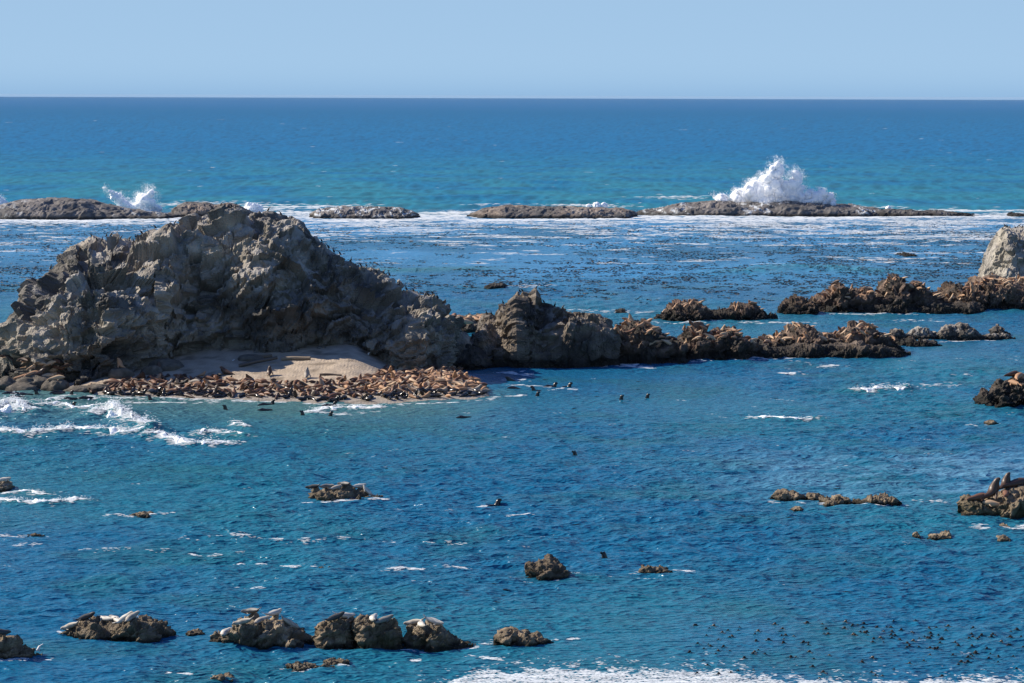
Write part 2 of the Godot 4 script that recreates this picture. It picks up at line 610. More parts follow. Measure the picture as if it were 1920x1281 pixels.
# spray thrown up: lobes [base px, base py, tip px, tip py, half breadth, count]
func spray(called: String, label: String, z: float, lobes: Array, s: int, size: float, group := "") -> void:
	var g := RandomNumberGenerator.new()
	g.seed = s
	var n := noise(s, 1.0, 3)
	var at := []
	var core := []
	for l in lobes:
		var a := on_plane(l[0], l[1], z)
		var b := on_plane(l[2], l[3], z)
		var rise := b - a
		var side := Vector3(rise.y, -rise.x, 0).normalized()
		for i in 42:
			var t := g.randf() * 0.86
			var half: float = l[4] * (0.75 + 1.1 * t * (1.0 - t)) * (1.0 - 0.6 * t)
			var p := a + rise * t + side * g.randf_range(-0.55, 0.55) * half + Vector3(0, 0, g.randf_range(-0.5, 0.5) * half)
			p += rise.normalized() * n.get_noise_3dv(p * 0.28) * rise.length() * 0.12
			core.append(Transform3D(Basis.from_euler(Vector3(g.randf() * TAU, g.randf() * TAU, 0)).scaled_local(Vector3(1.0, g.randf_range(0.7, 1.3), g.randf_range(0.7, 1.2)) * half * (g.randf_range(0.2, 0.46) if half > 1.6 else g.randf_range(0.4, 0.7))), p))
		for i in int(l[5] * 1.3):
			var t := pow(g.randf(), 1.15)
			var half: float = l[4] * (0.75 + 1.1 * t * (1.0 - t)) * (1.0 - 0.5 * t)
			var p := a + rise * t + side * g.randfn(0.0, half * 0.5) + Vector3(0, 0, g.randfn(0.0, half * 0.6))
			var lump := n.get_noise_3dv(p * 0.28)
			var fine := n.get_noise_3dv(p * 0.8 + Vector3(50, 0, 0))
			if lump * 0.9 + fine * 0.4 < -0.30 + t * 0.28:
				continue
			p += rise.normalized() * lump * rise.length() * 0.16
			if p.y < 0.0:
				continue
			var k := size * 0.46 * g.randf_range(0.4, 1.3) * (1.0 - 0.35 * t)
			at.append(Transform3D(Basis.from_euler(Vector3(g.randf() * TAU, g.randf() * TAU, 0)).scaled_local(Vector3.ONE * k), p))
	var o := Node3D.new()
	add(o, called)
	var white := MeshInstance3D.new()
	white.mesh = joined(core, puff)
	white.material_override = water_mat
	white.name = "white_water"
	o.add_child(white, true)
	var mist := MeshInstance3D.new()
	mist.mesh = joined(at, droplet)
	mist.material_override = spray_mat
	mist.name = "spray_mist"
	mist.set_meta("kind", "stuff")
	o.add_child(mist, true)
	tag(o, label, "wave splash", group)

# ---------------------------------------------------------------- animals
func bent(pts: Array, k: float) -> Array:
	var out := []
	for p in pts:
		out.append(Vector3(p.x, p.y, p.z + k * p.x * p.x))
	return out

func sea_lion(spine: Array, radii: Array, shoulder: int, flip := 1.0) -> ArrayMesh:
	var s := Shape.new()
	s.loft(spine, radii, 8, Vector3.UP if absf((spine[4] - spine[3]).normalized().y) < 0.9 else Vector3.LEFT)
	var root: Vector3 = spine[0]
	for side in [-1.0, 1.0]:
		s.loft([root + Vector3(0.1, 0, 0), root + Vector3(-0.08, -0.02, side * 0.07), root + Vector3(-0.18, -0.05, side * 0.12)], [Vector2(0.05, 0.03), Vector2(0.07, 0.02), Vector2(0.05, 0.015)], 5)
		var sh: Vector3 = spine[shoulder]
		var w: float = radii[shoulder].x
		s.loft([sh + Vector3(0, -0.05, side * w * 0.7), Vector3(sh.x - 0.05 * flip, maxf(sh.y * 0.35, 0.08), sh.z + side * (w + 0.08)), Vector3(sh.x - 0.2 * flip, 0.03, sh.z + side * (w + 0.18))], [Vector2(0.11, 0.07), Vector2(0.11, 0.04), Vector2(0.05, 0.015)], 5)
	return s.mesh()

func rr(a: Array) -> Array:
	var out := []
	for k in a:
		out.append(k if k is Vector2 else Vector2(k, k))
	return out

func vv(a: Array) -> Array:
	var out := []
	for k in a:
		out.append(Vector3(k[0], k[1], k[2] if k.size() > 2 else 0.0))
	return out

var lion_meshes := []
var swimmer_meshes := []
var seal_meshes := []
var bird_meshes := []
var lion_mats := []

func make_animals() -> void:
	var body := rr([0.08, 0.15, Vector2(0.27, 0.22), Vector2(0.37, 0.32), Vector2(0.39, 0.36), 0.31, 0.23, 0.19, 0.13, 0.07])
	var lying := vv([[-1.05, 0.08], [-0.85, 0.13], [-0.5, 0.19], [-0.05, 0.26], [0.35, 0.32], [0.62, 0.34], [0.8, 0.34], [0.93, 0.34], [1.05, 0.31], [1.12, 0.29]])
	lion_meshes.append(sea_lion(lying, body, 4))
	lion_meshes.append(sea_lion(bent(lying, 0.28), body, 4))
	lion_meshes.append(sea_lion(bent(lying, -0.38), body, 4))
	var raised := vv([[-1.0, 0.08], [-0.8, 0.13], [-0.45, 0.2], [-0.05, 0.3], [0.28, 0.43], [0.46, 0.6], [0.56, 0.74], [0.66, 0.84], [0.8, 0.88], [0.9, 0.88]])
	lion_meshes.append(sea_lion(raised, body, 4))
	var upright := vv([[-0.75, 0.08], [-0.55, 0.14], [-0.25, 0.26], [0.0, 0.45], [0.12, 0.68], [0.2, 0.9], [0.26, 1.08], [0.33, 1.2], [0.45, 1.28], [0.54, 1.31]])
	lion_meshes.append(sea_lion(upright, body, 4))
	# swimmers: a head and neck out of the water, and a low back
	var neck := Shape.new()
	neck.loft(vv([[-0.35, -0.35], [-0.15, -0.1], [0.0, 0.15], [0.06, 0.34], [0.16, 0.44], [0.32, 0.47], [0.42, 0.46]]), rr([0.3, 0.28, 0.25, 0.21, 0.19, 0.13, 0.06]), 8, Vector3.LEFT)
	neck.loft(vv([[-1.2, -0.12], [-0.8, -0.05], [-0.4, -0.08], [-0.1, -0.3]]), rr([0.08, 0.2, 0.24, 0.15]), 7)
	swimmer_meshes.append(neck.mesh())
	var bob := Shape.new()
	bob.loft(vv([[-0.1, -0.4], [-0.06, -0.1], [0.0, 0.15], [0.03, 0.32], [0.1, 0.44], [0.22, 0.45], [0.32, 0.42]]), rr([0.3, 0.28, 0.22, 0.2, 0.19, 0.13, 0.05]), 9, Vector3.LEFT)
	swimmer_meshes.append(bob.mesh())
	var back := Shape.new()
	back.loft(vv([[-0.9, -0.2], [-0.6, -0.03], [-0.1, 0.06], [0.4, 0.0], [0.7, 0.06], [0.95, 0.1], [1.1, 0.08]]), rr([0.06, 0.16, 0.26, 0.22, 0.15, 0.1, 0.03]), 8)
	swimmer_meshes.append(back.mesh())
	# harbour seals: plump, both ends lifted
	for k in [0.0, 0.35, -0.3]:
		var s := Shape.new()
		var sp := bent(vv([[-0.82, 0.24], [-0.62, 0.16], [-0.32, 0.19], [0.0, 0.23], [0.3, 0.23], [0.5, 0.27], [0.65, 0.33], [0.78, 0.35], [0.85, 0.34]]), k)
		s.loft(sp, rr([0.05, Vector2(0.14, 0.12), Vector2(0.25, 0.21), Vector2(0.3, 0.24), Vector2(0.27, 0.23), 0.19, 0.15, 0.1, 0.04]), 12, Vector3.UP, Color.WHITE, Color(0.8, 0.78, 0.75))
		for side in [-1.0, 1.0]:
			s.loft([sp[0] + Vector3(0.06, 0, 0), sp[0] + Vector3(-0.1, 0.05, side * 0.07), sp[0] + Vector3(-0.22, 0.1, side * 0.12)], [Vector2(0.04, 0.03), Vector2(0.06, 0.02), Vector2(0.03, 0.01)], 5)
			s.loft([sp[4] + Vector3(0, -0.08, side * 0.2), sp[4] + Vector3(-0.08, -0.17, side * 0.32), sp[4] + Vector3(-0.17, -0.2, side * 0.38)], [Vector2(0.06, 0.04), Vector2(0.06, 0.02), Vector2(0.02, 0.01)], 5)
		var fur := noise(90 + int(k * 10.0), 3.0, 2)
		for q in s.v.size():
			var dim := 1.0 - 0.55 * clampf(fur.get_noise_3dv(s.v[q] * 1.6) * 1.8 + 0.15, 0.0, 1.0)
			s.c[q] = Color(s.c[q].r * dim, s.c[q].g * dim, s.c[q].b * dim * 0.97)
		seal_meshes.append(s.mesh())
	# cormorants: upright body, long neck, bill and tail; one with a lowered neck
	for low in [0.0, 1.0]:
		var s := Shape.new()
		s.loft(vv([[-0.24, 0.06], [-0.14, 0.16], [0.0, 0.3], [0.06, 0.45], [0.06 + 0.1 * low, 0.58 - 0.05 * low], [0.07 + 0.18 * low, 0.7 - 0.12 * low], [0.14 + 0.18 * low, 0.77 - 0.14 * low], [0.27 + 0.16 * low, 0.78 - 0.16 * low]]), rr([Vector2(0.07, 0.02), 0.1, 0.145, 0.11, 0.055, 0.045, 0.05, 0.015]), 7, Vector3.LEFT)
		for side in [-1.0, 1.0]:
			s.loft(vv([[0.0, 0.22, side * 0.06], [0.02, 0.1, side * 0.07], [0.06, -0.02, side * 0.08]]), rr([0.03, 0.02, 0.025]), 4)
		bird_meshes.append(s.mesh())

func animal_mat(c: Color, rough: float) -> StandardMaterial3D:
	var m := StandardMaterial3D.new()
	m.albedo_color = c.linear_to_srgb()
	m.vertex_color_use_as_albedo = true
	m.roughness = rough
	m.metallic_specular = 0.45
	return m

func settle(o: Node3D, p: Vector3, turn: float, size := 1.0, tilt := 0.0, roll := 0.0) -> void:
	o.transform = Transform3D((Basis(Vector3.UP, turn) * Basis(Vector3.BACK, tilt) * Basis(Vector3.RIGHT, roll)).scaled_local(Vector3.ONE * size), p)

# ---------------------------------------------------------------- everything
func _ready() -> void:
	rng.seed = 11
	lens_basis = Basis.from_euler(Vector3(deg_to_rad(PITCH), 0, deg_to_rad(ROLL)))
	var cam := Camera3D.new()
	cam.name = "camera"
	cam.fov = rad_to_deg(2.0 * atan(640.5 / FOCAL))
	cam.near = 1.0
	cam.far = 120000.0
	cam.transform = Transform3D(lens_basis, EYE)
	add_child(cam)
	cam.current = true

	var env := Environment.new()
	env.background_mode = Environment.BG_SKY
	var sky := Sky.new()
	var sm := ProceduralSkyMaterial.new()
	sm.sky_top_color = Color(0.09, 0.24, 0.52)
	sm.sky_horizon_color = Color(0.532, 0.648, 0.752)
	sm.sky_curve = 0.42
	sm.ground_bottom_color = Color(0.05, 0.15, 0.25)
	sm.ground_horizon_color = Color(0.45, 0.6, 0.75)
	sm.sun_angle_max = 1.0
	sky.sky_material = sm
	env.sky = sky
	env.tonemap_mode = Environment.TONE_MAPPER_LINEAR
	env.tonemap_exposure = 1.55
	env.fog_enabled = true
	env.fog_density = 0.000005
	env.fog_light_color = Color(0.86, 0.91, 1.0)
	env.sdfgi_enabled = true
	env.ssao_enabled = true
	env.ssil_enabled = true
	var we := WorldEnvironment.new()
	we.name = "environment"
	we.environment = env
	add_child(we)

	var sun := DirectionalLight3D.new()
	sun.name = "sun"
	sun.light_energy = 1.6
	sun.light_color = Color(1.0, 0.96, 0.9)
	sun.light_angular_distance = 0.5
	sun.shadow_enabled = true
	var to_sun := Vector3(-0.80, 0.57, -0.29).normalized()
	sun.transform = Transform3D(Basis.looking_at(-to_sun, Vector3.UP), Vector3(0, 200, 0))
	add_child(sun)

	materials()
	breaker_lines()
	build_sea()
	reef()
	island()
	beach()
	chains()
	near_rocks()
	foam()
	kelp()
	make_animals()
	colony()
	seals()
	birds()

func materials() -> void:
	big_n = noise(21, 0.22, 2)
	crag_n = noise(22, 0.35, 3, FastNoiseLite.TYPE_SIMPLEX_SMOOTH, FastNoiseLite.FRACTAL_RIDGED)
	cell_n = noise(23, 0.6, 2, FastNoiseLite.TYPE_CELLULAR)
	cell_n.cellular_return_type = FastNoiseLite.RETURN_DISTANCE2_SUB
	block_n = noise(26, 0.55, 1, FastNoiseLite.TYPE_CELLULAR, FastNoiseLite.FRACTAL_NONE)
	block_n.cellular_return_type = FastNoiseLite.RETURN_CELL_VALUE
	fine_n = noise(24, 0.8, 3)
	spot_n = noise(25, 0.3, 4)
	var grain := noise(31, 0.022, 4, FastNoiseLite.TYPE_CELLULAR)
	grain.cellular_return_type = FastNoiseLite.RETURN_DISTANCE2_SUB
	rock_mat = StandardMaterial3D.new()
	rock_mat.vertex_color_use_as_albedo = true
	rock_mat.roughness = 0.85
	rock_mat.metallic_specular = 0.3
	rock_mat.uv1_triplanar = true
	rock_mat.uv1_world_triplanar = true
	rock_mat.uv1_scale = Vector3(0.21, 0.26, 0.21)
	rock_mat.heightmap_enabled = true
	rock_mat.heightmap_scale = 26.0
	rock_mat.heightmap_texture = tile(grain, 512)
	near_rock_mat = rock_mat.duplicate()
	near_rock_mat.uv1_scale = Vector3(0.63, 0.8, 0.63)
	near_rock_mat.heightmap_scale = 24.0
	foam_mat = StandardMaterial3D.new()
	foam_mat.albedo_color = Color(0.93, 0.95, 0.96)
	foam_mat.roughness = 0.9
	foam_mat.metallic_specular = 0.2
	film_mat = foam_mat.duplicate()
	film_mat.transparency = BaseMaterial3D.TRANSPARENCY_ALPHA
	film_mat.albedo_color = Color(0.93, 0.95, 0.96, 0.45)
	spray_mat = StandardMaterial3D.new()
	spray_mat.albedo_color = Color(0.98, 0.985, 0.99)
	spray_mat.roughness = 1.0
	spray_mat.metallic_specular = 0.0
	spray_mat.backlight_enabled = true
	spray_mat.backlight = Color(1, 1, 1)
	water_mat = spray_mat.duplicate()
	water_mat.backlight_enabled = false
	flake = flake_mesh(5)
	droplet = speck_mesh()
	var ball := SphereMesh.new()
	ball.radius = 1.0
	ball.height = 2.0
	ball.radial_segments = 12
	ball.rings = 6
	var parts := ball.get_mesh_arrays()
	puff = ArrayMesh.new()
	puff.add_surface_from_arrays(Mesh.PRIMITIVE_TRIANGLES, parts)

# crest lines: [pixels, height, half breadth, flakes per metre, flake size, label]
var waves := []

func breaker_lines() -> void:
	waves = [
		[[[-30, 780], [0, 774], [22, 764], [50, 778]], 0.9, 2.2, 160, 0.19, "white breaking wave at the left edge of the lagoon before the island"],
		[[[60, 756], [110, 751], [190, 749]], 0.3, 1.4, 40, 0.17, "thin wash of foam beside the dark swimming sea lions left of the beach"],
		[[[75, 765], [105, 762], [140, 767], [165, 766], [190, 764]], 0.35, 1.4, 70, 0.17, "low foamy ripple with one dark sea lion head in it"],
		[[[175, 783], [205, 770], [225, 784], [255, 796], [285, 808]], 1.0, 1.9, 150, 0.19, "steep curling breaker with a feathering white crest, tallest in the lagoon"],
		[[[-20, 810], [45, 815], [90, 812], [125, 806], [180, 806], [230, 813], [275, 812]], 0.5, 2.2, 150, 0.19, "long broad line of white surf running in from the left edge"],
		[[[278, 826], [300, 821], [318, 830], [360, 838], [400, 837], [440, 834]], 0.6, 1.6, 170, 0.18, "white tumbling breaker with a long tail, nearest of the lagoon surf"],
		[[[370, 818], [392, 808], [420, 814], [460, 820]], 0.5, 1.5, 45, 0.17, "green humped wave with a thin foam lip right of the surf"],
		[[[438, 795], [450, 800], [460, 804]], 0.4, 1.2, 70, 0.17, "small lone whitecap right of the surf below the beach"],
		[[[580, 777], [612, 767], [650, 767], [690, 767], [718, 764]], 0.4, 1.5, 110, 0.17, "small white wave breaking just off the middle of the beach"],
		[[[-10, 941], [40, 947], [85, 948], [120, 943], [158, 940]], 0.35, 1.3, 200, 0.14, "bright white wave below the pale rock at the left edge"],
		[[[5, 929], [50, 924], [80, 931]], 0.2, 1.2, 60, 0.13, "lacy foam between the pale rock and the bright wave"],
		[[[1602, 733], [1625, 735], [1652, 732], [1700, 730]], 0.5, 1.4, 100, 0.18, "small white breaker with a green face in open water"],
		[[[1408, 785], [1450, 787], [1500, 788], [1530, 786]], 0.3, 1.2, 70, 0.17, "thin white wave line in the open water below the sea lion chain"],
	]
	for w in waves:
		breakers.append([line(w[0]), w[1], w[2]])
	breakers.append([line([[1400, 512], [1480, 503], [1560, 505], [1640, 512]]), 1.0, 9.0])
	breakers.append([line([[640, 505], [760, 508], [880, 505]]), 0.4, 8.0])

func reef() -> void:
	var base := {"c1": Color(0.21, 0.19, 0.178), "c2": Color(0.12, 0.115, 0.112), "amp": 0.42, "smooth": true, "freq": 0.5, "wet": 1.0, "q": 1.05, "p": 1.25, "cols": 170, "rows": 60}
	var made := func(label, profile, py, depth, extra): return rock("reef_rock", label, profile, py, depth, base.merged(extra, true))
	made.call("long low slab of dark reef rock at the far left, under white spray", [[-60, 388], [-10, 386], [40, 374], [100, 370], [165, 373], [195, 382], [240, 391], [300, 399], [345, 403]], 412, 34, {"seed": 1, "wash": 0.22, "open_left": true, "cols": 220})
	made.call("humped brown reef rock partly hidden behind the big island's peak", [[318, 403], [332, 384], [350, 378], [385, 379], [408, 384], [428, 380], [450, 385], [478, 400]], 408, 26, {"seed": 2, "c1": Color(0.25, 0.2, 0.165)})
	made.call("isolated oval reef rock with white foam running down its middle", [[580, 401], [600, 393], [640, 386], [700, 387], [750, 389], [775, 395], [786, 402]], 411, 26, {"seed": 3, "wash": 0.45})
	made.call("brownish long reef rock in the centre of the far line", [[876, 405], [905, 391], [950, 384], [985, 385], [1000, 387], [1060, 387], [1120, 389], [1160, 390], [1196, 397]], 410, 28, {"seed": 4, "c1": Color(0.25, 0.2, 0.165), "wash": 0.1, "cols": 200})
	made.call("large reef rock under the tall white splash, streaming with foam", [[1180, 399], [1230, 391], [1262, 383], [1290, 380], [1340, 376], [1420, 377], [1480, 375], [1540, 380], [1600, 384], [1640, 390], [1670, 396]], 406, 36, {"seed": 5, "wash": 0.5, "cols": 260})
	made.call("low black tail of the reef at its right end", [[1630, 395], [1665, 392], [1700, 394], [1740, 395], [1770, 394], [1800, 400], [1835, 404]], 406, 22, {"seed": 6, "c1": Color(0.07, 0.065, 0.06)})
	made.call("tiny dark reef rock by itself at the right edge", [[1890, 404], [1903, 399], [1925, 400], [1945, 404]], 406, 12, {"seed": 7, "c1": Color(0.07, 0.065, 0.06), "cols": 40})

func sand_at(px: float, py: float) -> Vector3:
	var lo := -0.3
	var hi := 7.0
	for k in 20:
		var mid := (lo + hi) * 0.5
		var p := sea_at(px, py, mid)
		if sand_h(p.x, p.z) > mid:
			lo = mid
		else:
			hi = mid
	return sea_at(px, py, lo)

var isle: Rock
var crag: Rock

func island() -> void:
	isle = rock("rock_island", "big craggy grey rock island with a sharp peak and birds on its ridge", [
		[-70, 682], [-20, 676], [10, 668], [38, 654], [48, 622], [52, 596], [62, 566], [82, 538], [104, 508], [118, 486], [138, 468], [146, 462], [154, 468], [160, 458], [172, 450], [187, 452], [206, 447], [225, 446],
		[250, 457], [266, 457], [281, 452], [306, 444], [322, 447], [331, 436], [353, 428], [369, 415], [380, 420], [388, 421], [403, 411], [419, 400], [437, 394], [453, 396], [465, 405], [474, 399], [487, 397],
		[512, 403], [534, 414], [559, 423], [577, 438], [602, 456], [640, 468], [671, 486], [705, 507], [730, 528], [743, 548], [752, 548], [771, 546], [787, 556], [812, 570], [830, 588], [846, 610], [862, 645], [872, 668]],
		712, 36, {"cols": 420, "rows": 180, "amp": 1.9, "freq": 0.36, "feet": [[-70, 12.0], [60, 13.0], [130, 12.0], [230, 11.5], [320, 3.0], [400, 0.0], [640, 0.0], [720, 2.0], [780, 4.5], [900, 5.0]], "pull": 6.5, "q": 0.9, "p": 0.8, "seed": 8, "c1": Color(0.315, 0.275, 0.22), "c2": Color(0.085, 0.08, 0.073), "guano": 0.44, "wet": 1.6, "ends": 0.04, "category": "island",
		"bulges": [[530, 600, 5.5, 3.2, 0.8], [515, 490, 4.5, 2.0, 0.9], [70, 640, 6.0, 3.5], [110, 560, 5.0, 1.6, 0.8], [255, 615, 5.0, 3.0, 1.2], [335, 630, 4.5, 3.0, 1.2], [300, 520, 5.0, 1.6, 0.8], [430, 540, 6.0, -2.6, 0.7], [180, 560, 5.0, -2.4, 0.8],
			[420, 640, 5.0, -1.5, 0.8], [640, 610, 7.0, -1.6, 0.7], [720, 630, 5.0, 1.0, 0.8], [815, 640, 5.0, 2.0, 0.8], [527, 660, 2.6, 2.6, 1.0], [380, 440, 3.5, 1.2], [130, 690, 5.0, -2.0]]})
	crag = rock("jagged_rock", "jagged dark rock with spires and cormorants right of the island's beach", [
		[872, 662], [885, 637], [897, 615], [906, 592], [922, 592], [932, 600], [939, 572], [946, 574], [953, 592], [957, 572], [971, 546], [978, 566], [985, 548], [994, 560], [1003, 542], [1008, 572], [1020, 573], [1030, 577],
		[1047, 592], [1060, 595], [1090, 598], [1115, 606], [1135, 612], [1145, 622], [1150, 645], [1156, 668]], 690, 26,
		{"cols": 260, "rows": 130, "amp": 0.8, "freq": 0.6, "q": 1.0, "seed": 9, "c1": Color(0.2, 0.162, 0.122), "c2": Color(0.062, 0.053, 0.045), "guano": 0.22, "wet": 1.5, "ends": 0.05,
		"bulges": [[965, 620, 2.8, 1.4, 0.5], [900, 625, 2.0, 1.2], [1060, 640, 3.5, 1.8, 0.6], [1110, 650, 3.0, 1.4, 0.6], [935, 610, 1.6, -1.6, 0.5], [1015, 630, 2.0, -1.2, 0.5]]})
	rock("low_rock", "low black rock at the foot of the jagged rock, beside the beach herd", [[832, 676], [846, 660], [862, 650], [878, 645], [895, 652], [912, 662], [930, 680], [942, 692]], 694, 12, {"cols": 80, "rows": 50, "amp": 0.5, "freq": 0.9, "seed": 10, "c1": Color(0.09, 0.075, 0.06), "c2": Color(0.04, 0.036, 0.03)})
	rock("flat_rock", "flat brown rock in the gap between island and jagged rock", [[834, 612], [848, 598], [862, 593], [880, 591], [905, 592], [930, 600]], 623, 16, {"cols": 80, "rows": 40, "amp": 0.5, "freq": 0.8, "seed": 11})
	rock("ledge_rock", "broad ledge behind the jagged rock, topped with lounging sea lions", [[1030, 612], [1045, 594], [1068, 591], [1095, 591], [1118, 593], [1136, 599], [1146, 613], [1152, 628]], 648, 16, {"cols": 100, "rows": 50, "amp": 0.6, "freq": 0.8, "seed": 12})

# ---------------------------------------------------------------- the beach
const SHORE := [[60, 745], [110, 742], [200, 744], [300, 746], [500, 750], [620, 755], [700, 758], [800, 756], [900, 750], [960, 743], [990, 736]]
var shore_pts := []
var boulder_top := []

func sand_h(x: float, z: float) -> float:
	var zw: float = shore_pts[0].z
	for k in shore_pts.size() - 1:
		if x >= shore_pts[k].x and x <= shore_pts[k + 1].x:
			zw = lerpf(shore_pts[k].z, shore_pts[k + 1].z, (x - shore_pts[k].x) / (shore_pts[k + 1].x - shore_pts[k].x))
	if x > shore_pts[-1].x:
		zw = shore_pts[-1].z
	var s := zw - z
	var rise := 0.115 * s if s < 0.0 else 0.115 * s + 0.9 * smoothstep(10.0, 26.0, s) * smoothstep(-58.0, -38.0, x)
	var bare := smoothstep(-54.0, -45.0, x) * (1.0 - smoothstep(-23.0, -15.0, x))
	rise = lerpf(minf(rise, 1.25 + 0.012 * s), rise, bare)
	var x1: float = shore_pts[-1].x
	rise -= 5.5 * smoothstep(x1 - 6.0, x1 + 4.0, x + maxf(s, 0.0) * 0.22)
	rise -= 1.6 * smoothstep(-52.0, -66.0, x)
	return rise + 0.10 * mid_n.get_noise_2d(x * 0.25, z * 0.25)

func beach() -> void:
	shore_pts = line(SHORE)
	var cols := 240
	var rows := 110
	var v := PackedVector3Array()
	var c := PackedColorArray()
	for j in rows:
		for i in cols:
			var x := lerpf(-74.0, 8.0, float(i) / (cols - 1))
			var z := lerpf(-334.0, -384.0, float(j) / (rows - 1))
			var h := sand_h(x, z)
			v.append(Vector3(x, h, z))
			var g := spot_n.get_noise_2d(x * 1.5, z * 1.5)
			var col := Color(0.40, 0.325, 0.245) * (1.0 + g * 0.3)
			col = col.lerp(Color(0.30, 0.265, 0.225), smoothstep(0.75, 0.15, h))
			col = col.lerp(Color(0.10, 0.08, 0.06), smoothstep(0.25, 0.5, spot_n.get_noise_2d(x * 0.6 + 20.0, z * 0.9)) * 0.6)
			col.a = 1.0
			c.append(col)
	var m := StandardMaterial3D.new()
	m.vertex_color_use_as_albedo = true
	m.roughness = 0.95
	m.metallic_specular = 0.2
	m.uv1_triplanar = true
	m.uv1_world_triplanar = true
	m.uv1_scale = Vector3(0.3, 0.3, 0.3)
	m.heightmap_enabled = true
	m.heightmap_scale = 9.0
	m.heightmap_texture = tile(noise(41, 0.03, 4), 256)
	var o := solid("beach", grid_mesh(v, cols, rows, c), m)
	o.set_meta("kind", "structure")
	o.set_meta("label", "pale sand beach sloping down from the foot of the island")
	# boulders on the sand and along its left end
	var boulders := [
		["round grey boulder on the beach with a tan sea lion sitting on it", 226, 706, 1.7, 1.25], ["low rough boulder at the back of the beach left of the bare sand", 312, 690, 2.4, 1.2],
		["angular boulder beside a dark upright sea lion at the left of the sand", 285, 700, 1.5, 1.1], ["wet boulder at the water's edge under the island's left end", 40, 736, 2.4, 1.4],
		["dome-shaped boulder capped by a tan sea lion, left of the beach", 104, 733, 1.9, 1.6], ["broad boulder under several sea lions at the island's left foot", 66, 729, 2.8, 2.0],
		["black rock at the far left waterline of the island", 6, 734, 2.6, 1.8], ["low wet rock in the shallows left of the herd", 150, 735, 2.2, 0.8], ["low wet rock amid the herd's left fringe", 185, 730, 2.0, 0.7],
		["squat brown stone below the ochre ledge at the beach's back", 470, 674, 1.8, 0.7]]
	boulder_top.clear()
	for k in boulders.size():
		var b: Array = boulders[k]
		var p := sand_at(b[1], b[2])
		var prof := []
		var z: float = p.z
		var cols_b := 40
		var rows_b := 24
		var bv := PackedVector3Array()
		var bc := PackedColorArray()
		for j in rows_b:
			for i in cols_b:
				var u := lerpf(-PI, PI, float(i) / (cols_b - 1))
				var t := lerpf(-0.6, PI * 0.5, float(j) / (rows_b - 1))
				var dir := Vector3(sin(u) * cos(t), sin(t), -cos(u) * cos(t))
				var q := dir * Vector3(b[3], b[4], b[3] * 0.8)
				q *= 1.0 + 0.22 * big_n.get_noise_3dv(q * 2.2 + Vector3(k * 9.0, 0, 0)) + 0.07 * fine_n.get_noise_3dv(q * 2.5)
				bv.append(q)
				var g := spot_n.get_noise_3dv(q * 3.0 + Vector3(k, 0, 0))
				var col := Color(0.22, 0.19, 0.155).lerp(Color(0.1, 0.09, 0.075), clampf(0.4 + g, 0.0, 1.0))
				if p.y < 0.6:
					col = col.lerp(Color(0.03, 0.03, 0.028), smoothstep(b[4] * 0.7, 0.0, q.y) * 0.8)
				col.a = 1.0
				bc.append(col)
		var bo := solid("boulder", grid_mesh(bv, cols_b, rows_b, bc), near_rock_mat)
		bo.position = p
		boulder_top.append(p + Vector3(0, b[4] * 0.93, 0))
		tag(bo, b[0], "boulder")
	# driftwood
	driftwood("driftwood_beam", "squared dark driftwood beam lying propped on the bare sand", 448, 689, 520, 680, 0.28, 4, Color(0.10, 0.085, 0.07), 0.55)
	driftwood("driftwood_log", "pale weathered driftwood log at the shadow edge on the sand", 528, 676, 582, 675, 0.27, 8, Color(0.26, 0.2, 0.14), 0.12)
	driftwood("driftwood_log", "short brown driftwood log behind the dark beam", 470, 676, 510, 671, 0.3, 8, Color(0.13, 0.1, 0.07), 0.12)
	driftwood("driftwood_log", "thin dark branch half buried in front of the bare sand", 600, 704, 640, 705, 0.16, 6, Color(0.08, 0.06, 0.05), 0.05)

func driftwood(called: String, label: String, x0: float, y0: float, x1: float, y1: float, r: float, sides: int, c: Color, lift: float) -> void:
	var a := sand_at(x0, y0) + Vector3(0, r * 0.7, 0)
	var b := sand_at(x1, y1) + Vector3(0, r * 0.7 + lift, 0)
	var mid := (a + b) * 0.5
	var s := Shape.new()
	var spine := []
	var radii := []
	for k in 7:
		var t := k / 6.0
		spine.append(a.lerp(b, t) - mid + Vector3(0, 0.06 * sin(t * 5.0), 0.05 * sin(t * 7.0)))
		radii.append(Vector2(r, r) * (1.05 - 0.25 * t))
	s.loft(spine, radii, sides)
	var o := solid(called, s.mesh(), animal_mat(c, 0.9))
	o.position = mid
	tag(o, label, "driftwood")

# ---------------------------------------------------------------- rock chains with sea lions
var chain := {}

